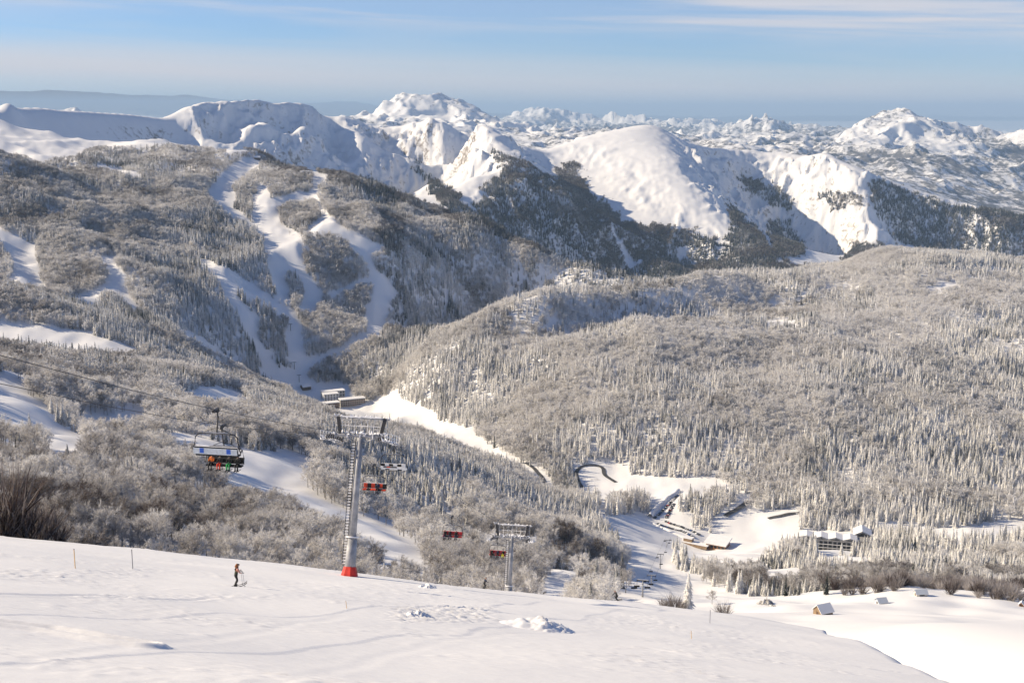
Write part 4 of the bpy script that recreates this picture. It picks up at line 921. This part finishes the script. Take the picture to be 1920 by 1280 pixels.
# ------------------------------------------------------------------ lift down in the valley
VB = [(1205, 560), (1221, 770), (1237, 1050), (1248, 1250)]; heads = []
for i, (px, d) in enumerate(VB):
    u = ray(px, 1100)[0]; b = Vector((u * d, d, gz(u * d, d))); H = (15, 14, 14, 14)[i]
    if i == 0:
        tp = pix(1206, 1106, d); H = max(8, tp.z - b.z)
    vd = Vector((.142, 1, 0)).normalized(); t_ = empty('lift_pylon', b, mat4=tower_frame(b, vd, math.atan(.12)))
    tag(t_, ('grey T shaped lift pylon in the valley ' + ('just beyond the brow of the near piste', 'second up the slope past the brow', 'beside the frosted spruces halfway down', 'nearest to the wooden lodge and car park')[i]), 'lift pylon', 'pylons of the valley chairlift')
    m = MB(); m.tube([(0, 0, -1), (0, 0, H)], [.5, .33], 'steel', 8); m.build('shaft', t_, True)
    m = MB(); m.tube([(-2.9, 0, H), (2.9, 0, H)], .3, 'dark_steel', 6); m.box((0, 0, H + .35), (5.4, .4, .12), 'rime')
    for s in (-1, 1): m.box((s * 2.7, 0, H - .25), (.3, 4.2, .4), 'dark_steel')
    m.build('cross_arm', t_); bpy.context.view_layer.update()
    heads.append([t_.matrix_world @ Vector((s * 2.7, 0, H - .45)) for s in (-1, 1)])
EXT = []
for s in (0, 1):
    pts_ = [h[s] for h in heads]; a0 = pts_[0] + (pts_[0] - pts_[1]).normalized() * 60; z1 = pts_[-1] + (pts_[-1] - pts_[-2]).normalized() * 70; pts_ = [a0] + pts_ + [z1]; EXT.append(pts_)
    m = MB(); m.tube(pts_, .06, 'dark_steel', 4); tag(m.build('haul_rope', None), 'thin rope of the valley chairlift on its %s side' % ('car park' if s else 'wooded'), 'cable', 'ropes of the valley chairlift')
vc = None
for k in range(14):
    f = .25 + k * .34; i = min(4, int(f)); s = k % 2; p = EXT[s][i].lerp(EXT[s][i + 1], f - i)
    if vc is None:
        vc = empty('lift_chair', p, 0); m = MB(); m.tube([(0, 0, 0), (0, -.1, -1.6), (0, -.3, -2.0)], .06, 'dark_steel', 5); m.build('hanger', vc)
        m = MB(); m.box((0, .1, -2.7), (2.6, .6, .14), 'black'); m.build('seat', vc); m = MB(); m.box((0, -.25, -2.3), (2.6, .1, .8), 'black', Matrix.Rotation(.15, 3, 'X')); m.tube([(-1.3, -.3, -2.7), (-1.3, -.3, -1.9), (1.3, -.3, -1.9), (1.3, -.3, -2.7)], .05, 'dark_steel', 5); m.build('backrest', vc); o = vc
    else: o = copy_tree(vc)
    o.location = p; tag(o, 'small dark empty chair hanging from the valley lift rope', 'lift chair', 'small dark empty chairs on the valley lift ropes')
# far piste lift
for i, (px, py) in enumerate(((552, 692), (561, 716), (545, 620), (560, 556))):
    b = hit(px, py, 1950, 3300); m = MB(); m.tube([b + Vector((0, 0, -1)), b + Vector((0, 0, 13))], .55, 'dark_steel', 6); m.box(b + Vector((0, 0, 13)), (7.5, .8, .7), 'dark_steel'); o = m.build('lift_pylon'); tag(o, 'dark lift pylon on the far piste ' + ('below the island of trees', 'nearest the hotel at the piste foot', 'on the shaded slope halfway up', 'highest on the shaded slope')[i], 'lift pylon', 'pylons of the far piste lift')

# ------------------------------------------------------------------ buildings
def house(name, loc, rz, L, Wd, H, RH, wallm, label, cat, roofm='snow_clean', windows=2, door=True, over=.4, chimney=False):
    t_ = empty(name, loc, rz); tag(t_, label, cat); a, b = L / 2, Wd / 2
    m = MB(); m.add([(x, y, z) for z in (-2, H) for x, y in ((-a, -b), (a, -b), (a, b), (-a, b))] + [(-a, 0, H + RH), (a, 0, H + RH)], [(0, 1, 5, 4), (1, 2, 6, 5), (2, 3, 7, 6), (3, 0, 4, 7), (4, 8, 7), (5, 6, 9)], wallm); m.build('wall', t_)
    m = MB(); e = RH / b * over; k = .18 + .03 * L / 5
    prof = [(-b - over, H - e), (0, H + RH), (b + over, H - e), (b + over, H - e + k), (0, H + RH + k), (-b - over, H - e + k)]
    vs = [(x, y, z + .01) for x in (-a - over, a + over) for y, z in prof]; n = 6
    m.add(vs, [(i, (i + 1) % n, n + (i + 1) % n, n + i) for i in range(n)] + [tuple(reversed(range(n))), tuple(range(n, 2 * n))], roofm); rf = m.build('roof', t_)
    if chimney: m = MB(); m.box((a * .5, b * .3, H + RH + .2), (.6, .6, 1.4), 'concrete'); m.build('chimney', rf)
    if door: m = MB(); m.box((-a - .02, 0, H * .4), (.06, 1.0, H * .8), 'dark_wood'); m.build('door', t_)
    for k in range(windows): m = MB(); x = -a + L * (k + .5) / windows; m.box((x, -b - .02, H * .55), (L / windows * .45, .06, H * .35), 'glass'); m.build('window', t_)
    return t_
house('hut', hit(1543, 1151, 250, 700), R(25), 4.6, 4.2, 1.6, 1.9, 'pale_wood', 'small wooden hut with snowy roof half buried in the meadow', 'hut', windows=1)
house('hut', hit(1652, 1131, 250, 700), R(12), 3.6, 3.6, 1.2, 1.3, 'tin', 'small grey hut between the wooden hut and the hedge', 'hut', 'tin', windows=1)
house('hut', hit(1726, 1116, 250, 700), R(4), 4.8, 3.2, 1.5, 1.2, 'plaster', 'pale hut with tin roof against the brown hedge', 'hut', 'tin', windows=1)
house('hut', hit(482, 299, 2600, 4000), R(20), 16, 10, 5, 4, 'dark_wood', 'dark hut on the summit where the far pistes start', 'hut', windows=3)
house('hut', hit(573, 728, 1900, 2400), R(35), 16, 12, 4, 4, 'dark_wood', 'dark hut with thick snowy roof at the foot of the pistes', 'hut', windows=2)
house('shed', hit(1915, 1136, 250, 700), R(60), 2.0, 1.6, 1.3, .8, 'wood', 'tiny brown shed at the right edge of the meadow', 'shed', windows=0)
def block(parent, c, size, floors, bays, wallm, rot=0, balc=True):
    L, Wd, H = size; M = Matrix.Rotation(rot, 3, 'Z'); c = Vector(c)
    def P(v): return c + M @ Vector(v)
    m = MB(); m.box(P((0, 0, H / 2 - 2)), (L, Wd, H + 4), wallm, M); m.build('wall', parent)
    m = MB(); m.box(P((0, 0, H + .62)), (L + 1.4, Wd + 1.4, 1.1), 'snow_clean', M); m.box(P((0, 0, H + .0)), (L + 1.0, Wd + 1.0, .2), 'dark_wood', M); m.build('roof', parent)
    fh = H / floors
    for f in range(floors):
        for k in range(bays):
            x = -L / 2 + L * (k + .5) / bays; m = MB(); m.box(P((x, -Wd / 2 - .03, fh * (f + .5))), (L / bays * .55, .1, fh * .6), 'glass', M); m.build('window', parent)
        if balc: m = MB(); m.box(P((0, -Wd / 2 - .75, fh * f + .1)), (L * .98, 1.5, .2), 'snow_clean', M); m.box(P((0, -Wd / 2 - 1.48, fh * f + .65)), (L * .98, .06, .8), 'wood', M); m.build('balcony', parent)
b0 = hit(634, 764, 1500, 2300)
h1 = empty('hotel', b0, R(24)); tag(h1, 'long stepped hotel with balconies and flat snowy roofs at the valley head', 'hotel')
block(h1, (-18, -6, 0), (34, 14, 12), 4, 9, 'dark_wood'); block(h1, (26, 4, 2), (44, 14, 11), 3, 11, 'concrete'); block(h1, (-6, 26, 8), (26, 14, 12), 3, 5, 'white_paint', 0, False); block(h1, (4, 46, 10), (40, 14, 10), 2, 8, 'plaster', 0, False)
# wooden lodge at the car park
b1 = hit(1346, 1026, 1100, 1450); lod = empty('lodge', b1, R(-30)); tag(lod, 'brown timber lodge with one broad sloping snowy roof by the car park', 'lodge')
m = MB(); m.add([(x, y, z) for x in (-11, 11) for y, z in ((-8, -4), (8, -4), (8, 9), (-8, 6))], [(0, 1, 2, 3), (7, 6, 5, 4), (0, 3, 7, 4), (1, 5, 6, 2), (3, 2, 6, 7), (0, 4, 5, 1)], 'wood'); m.build('wall', lod)
m = MB(); m.add([(x, y, z) for x in (-13, 13) for y, z in ((-10, 5.9), (10, 9.6), (10, 11.2), (-10, 7.4))], [(0, 1, 2, 3), (7, 6, 5, 4), (0, 3, 7, 4), (1, 5, 6, 2), (3, 2, 6, 7), (0, 4, 5, 1)], 'snow_clean'); m.build('roof', lod)
for k in range(5): m = MB(); m.box((-8.6 + k * 4.3, -8.06, 3.0), (3.0, .12, 2.6), 'glass'); m.build('window', lod)
m = MB(); m.box((0, -10.5, .6), (20, 5, .3), 'wood'); m.box((0, -12.9, 1.3), (20, .12, 1.0), 'dark_wood'); m.build('balcony', lod)
m = MB(); m.box((-11.06, -3, 2), (.12, 3.2, 3.6), 'dark_wood'); m.build('door', lod)
b = hit(1302, 1020, 1050, 1450); te = empty('terrace', b, R(-32)); tag(te, 'pale wooden sun terrace with snowy deck left of the timber lodge', 'terrace')
m = MB(); m.box((0, 0, 1.6), (34, 11, .5), 'snow_clean'); m.build('deck', te); m = MB(); m.box((0, -5.62, .2), (34.2, .2, 3.6), 'pale_wood'); m.build('skirting', te); m = MB(); m.box((-8, 2, 3.6), (10, 6, 3.4), 'pale_wood'); m.box((-8, 2, 5.9), (11, 7, 1.1), 'snow_clean'); m.build('kiosk', te)
# big unfinished hotel with a zigzag roof
b2 = hit(1552, 1028, 1100, 1400); h2 = empty('hotel', b2, R(-14)); tag(h2, 'unfinished concrete hotel with zigzag snowy roof and empty window bays', 'hotel')
m = MB(); m.box((0, 0, 4), (56, 15, 16), 'concrete'); m.box((34, 14, 5), (18, 34, 14), 'concrete'); m.build('wall', h2)
m = MB(); prof = []; n = 4
for k in range(n): x = -29 + 58 * k / n; prof += [(x, 12.1), (x + 58 / n / 2, 14.3)]
prof.append((29, 12.1)); top = [(x, z + 1.3) for x, z in reversed(prof)]
m.prism(prof + top, 18, 'snow_clean', (0, 0, 0), False)
m.prism([(25, 12.05), (34, 16.5), (44, 12.05), (44, 13.4), (34, 18), (25, 13.4)], 22, 'snow_clean', (0, 21, 0), False); m.build('roof', h2)
for f in range(3):
    for k in range(12): m = MB(); m.box((-25.5 + k * 4.6, -7.55, 1.6 + f * 3.7), (3.1, .3, 2.6), 'black'); m.build('window', h2)
for k in range(3): m = MB(); m.box((0, -8.2, .2 + k * 3.7), (55, 1.3, .25), 'snow_clean'); m.build('balcony', h2)

# ------------------------------------------------------------------ cars
def car_mesh(m_, snowy):
    m = MB(); paint = m_
    prof = [(-2.1, .35), (-2.1, .85), (-1.95, .98), (-1.25, 1.02), (-.75, 1.5), (.9, 1.5), (1.5, 1.02), (2.05, .92), (2.15, .6), (2.12, .35)]
    m.prism(prof, 1.75, paint); m.prism([(-1.12, 1.06), (-.72, 1.43), (.86, 1.43), (1.36, 1.06)], 1.77, 'glass')
    if snowy: m.box((.05, 0, 1.56), (1.6, 1.6, .13), 'snow_clean'); m.box((1.75, 0, 1.02), (.6, 1.6, .08), 'snow_clean')
    for x in (-1.3, 1.35):
        for y in (-.82, .82): m.tube([(x, y - .1, .33), (x, y + .1, .33)], .33, 'rubber', 10)
    return m.mesh('car')
mat('car_dark', (.02, .022, .027), .3, spec=.5); mat('car_white', (.7, .7, .7), .3); mat('car_red', (.35, .02, .02), .3); mat('car_blue', (.03, .07, .2), .3); mat('car_grey', (.2, .21, .22), .3, .3)
CARS = [('dark', car_mesh('car_dark', False)), ('snow topped dark', car_mesh('car_dark', True)), ('white', car_mesh('car_white', False)), ('red', car_mesh('car_red', True)), ('blue', car_mesh('car_blue', False)), ('grey', car_mesh('car_grey', True))]
rows = [((1273, 928), (1226, 972), 'in the outer row of the upper car park'), ((1264, 944), (1249, 972), 'in the inner row of the upper car park'), ((1228, 980), (1302, 1009), 'in the outer row near the timber lodge'), ((1247, 977), (1312, 1004), 'in the inner row near the timber lodge')]
for a_, b_, w in rows:
    A_, B_ = hit(*a_, 1150, 1600), hit(*b_, 1150, 1600); L = (B_ - A_).length; n = int(L / 2.9); dv = (B_ - A_).normalized(); rz = math.atan2(dv.y, dv.x) + math.pi / 2
    for k in range(n):
        if random.random() < .07: continue
        p = A_.lerp(B_, (k + .5) / n); p += Vector((random.uniform(-.3, .3), random.uniform(-.5, .5), 0)); p.z = gz(p.x, p.y) + .02
        ci = random.choices(range(6), (6, 4, 1, 1, 1.2, 2))[0]; o = bpy.data.objects.new('parked_car', CARS[ci][1]); COL.objects.link(o); o.location = p; o.rotation_euler = (0, 0, rz + random.uniform(-.05, .05) + (math.pi if random.random() < .4 else 0))
        tag(o, CARS[ci][0] + ' car parked ' + w, 'car', CARS[ci][0] + ' cars ' + w)

# ------------------------------------------------------------------ roads, walls of snow, rocks, markers
def strip(name, p, width, m_, lift=.25, kind='structure', lo=900, hi_=1700, label=None, cat=None, height=None):
    P = [hit(*q, lo, hi_) for q in p]; Q = []
    for a_, b_ in zip(P[:-1], P[1:]):
        n = max(2, int((b_ - a_).length / 4)); Q += [a_.lerp(b_, k / n) for k in range(n)]
    Q.append(P[-1])
    for _ in range(3): Q = [Q[0]] + [(Q[i - 1] + Q[i] * 2 + Q[i + 1]) / 4 for i in range(1, len(Q) - 1)] + [Q[-1]]
    m = MB(); vs = []; fs = []
    if height is None: cs = [(-.5, 0), (-.25, 0.02), (0, .04), (.25, .02), (.5, 0)]
    else: cs = [(-.55, -.3), (-.4, .55), (-.12, 1.0), (.2, .95), (.42, .4), (.55, -.3)]
    nc = len(cs)
    for i, q in enumerate(Q):
        dv = (Q[min(i + 1, len(Q) - 1)] - Q[max(i - 1, 0)]); dv.z = 0; dv.normalize(); sd = Vector((dv.y, -dv.x, 0)); zb = max(gz(q.x + sd.x * c * width, q.y + sd.y * c * width) for c in (-.5, 0, .5))
        wob = 1 + (.25 * math.sin(i * 1.7) * math.sin(i * .53 + 1) if height else 0)
        for c, h in cs: e = q + sd * c * width; vs.append((e.x, e.y, (zb + lift if height is None else gz(e.x, e.y)) + h * (height or 1) * wob))
    fs = [(i * nc + k, i * nc + k + 1, (i + 1) * nc + k + 1, (i + 1) * nc + k) for i in range(len(Q) - 1) for k in range(nc - 1)]
    o = m.add(vs, fs, m_).build(name, None, True); return tag(o, label, cat, None, kind)
strip('road', [(1092, 914), (1083, 900), (1079, 886), (1086, 876), (1105, 871), (1124, 873), (1135, 879), (1130, 886), (1139, 894), (1155, 904)], 5.5, 'asphalt')
strip('road', [(985, 868), (1003, 879), (1016, 893), (1024, 912)], 5.5, 'asphalt')
strip('road', [(1405, 938), (1392, 950), (1376, 958), (1360, 968)], 7, 'asphalt'); strip('road', [(1440, 972), (1468, 966), (1500, 961)], 6, 'asphalt')
strip('snow_bank', [(1272, 921), (1245, 941), (1225, 958), (1219, 970)], 7, 'snow_clean', kind=None, height=4.0, label='high ploughed wall of snow along the outer edge of the car park', cat='snow bank')
strip('snow_bank', [(1221, 981), (1250, 994), (1290, 1010)], 4, 'snow_clean', kind=None, height=2.0, label='low ploughed snow bank below the lower car rows', cat='snow bank')
def lumps(name, px, py, rx, ry, h, seed, label, cat, m_='snow_clean', rough=.35, lo=40, hi_=700):
    c = hit(px, py, lo, hi_); n = 44; g = np.linspace(-1, 1, n); gx_, gy_ = np.meshgrid(g, g); r = np.hypot(gx_, gy_)
    x = c.x + gx_ * rx; y = c.y + gy_ * ry; zb = ground(x, y)
    f = np.clip(1 - r ** 1.6, 0, 1); z = zb - .12 + h * (f * (.75 + rough * fbm(gx_ * 2.2 + seed, gy_ * 2.2, 3, seed)) + rough * f ** .5 * np.abs(fbm(gx_ * 7, gy_ * 7, 3, seed + 3)) * sstep(gx_, -.35, .25))
    vs = np.stack([x, y, z], -1).reshape(-1, 3).tolist(); fs = [(j * n + i, j * n + i + 1, (j + 1) * n + i + 1, (j + 1) * n + i) for j in range(n - 1) for i in range(n - 1) if r[j, i] < 1.08]
    return tag(MB().add(vs, fs, m_).build(name, None, True), label, cat)
lumps('snow_pile', 1005, 1174, 2.9, 3.4, .85, 6, 'broken heap of snow pushed up on the near piste', 'snow pile', rough=.38)
lumps('snow_pile', 783, 1154, 1.0, 1.6, .55, 9, 'small rough snow clod left of the broken snow heap', 'snow pile', rough=.35)
lumps('snow_pile', 800, 1100, 1.2, 1.6, .4, 19, 'low snow lump on the brow right of the red based pylon', 'snow pile', rough=.5)
lumps('rock', 1434, 1131, 4.0, 4.0, 1.7, 13, 'grey snow dusted boulder on the meadow edge', 'rock', 'rockface', .9); lumps('rock', 1447, 1136, 2.0, 2.0, .8, 15, 'small dark rock below the snow dusted boulder', 'rock', 'rockface', .9)
def stake(px, y0, y1, m_, r, label, lean=0.0, lo=30, hi_=220):
    b = hit(px, y1, lo, hi_); h = (y1 - y0) * b.y / FPX; m = MB(); m.tube([(0, 0, -.3), (lean * h, 0, h)], r, m_, 6); m.tube([(lean * h * .97, 0, h * .97), (lean * h, 0, h)], r * 1.3, 'pole_grey', 6)
    o = m.build('marker_pole', None, loc=b); tag(o, label, 'marker pole', 'piste marker poles')
stake(141, 1025, 1065, 'pole_orange', .035, 'yellowish piste marker pole nearest the dark bank at the left'); stake(249, 1026, 1066, 'pole_grey', .035, 'grey piste marker pole between the yellowish pole and the lone skier')
stake(651, 1124, 1140, 'pole_orange', .02, 'short thin orange stake below the red based pylon', -.15); stake(1297, 1180, 1197, 'pole_orange', .025, 'short orange stake on the brow right of the snow heap', -.1); stake(1331, 1140, 1168, 'pole_grey', .03, 'thin grey stake standing beyond the short orange stake', 0, 60, 700)
# lone bushes and small trees on the lower snow
for j, (px, py, h) in enumerate(((1245, 1143, 2.6), (1262, 1142, 3.2), (1278, 1146, 2.4), (1356, 1158, 3.0))):
    b = hit(px, py, 200, 800); o = bpy.data.objects.new('shrub', SHR[j % 4]); COL.objects.link(o); o.location = b; o.scale = (h / 5 * 1.3,) * 3; o['frost_shade'] = .3
    tag(o, ('leftmost of the three brown shrubs below the valley lift', 'middle and tallest of the three brown shrubs below the valley lift', 'rightmost of the three brown shrubs below the valley lift', 'lone pale shrub on the snow below the small round tree')[j], 'shrub')
for j, (px, py, s, l) in enumerate(((1335, 1132, .5, 'small round leafless tree alone on the lower snow'), (1318, 1092, .35, 'tiny frosted tree on the slope above the lone round tree'))):
    b = hit(px, py, 300, 1000); o = empty('bare_tree', b, 1.0 + j); o.scale = (s,) * 3; tag(o, l, 'tree')
    for nm, m_ in zip(('trunk', 'crown'), BARE_T[j + 1]): c = bpy.data.objects.new(nm, m_); COL.objects.link(c); c.parent = o; c['frost_shade'] = .5
# ------------------------------------------------------------------ the air
hz = MB(); hz.box((0, 46000, -1650), (190000, 100400, 4400), 'snow_clean')
haze = hz.build('haze'); haze.data.materials.clear(); tag(haze, kind='stuff')
hm = bpy.data.materials.new('haze'); hm.use_nodes = True; t = hm.node_tree; t.nodes.clear()
o_ = N(t, 'ShaderNodeOutputMaterial'); pv = N(t, 'ShaderNodeVolumePrincipled'); pv.inputs['Density'].default_value = 3.3e-5
pv.inputs['Color'].default_value = (0.50, 0.72, 1.0, 1); t.links.new(pv.outputs[0], o_.inputs['Volume'])
haze.data.materials.append(hm)
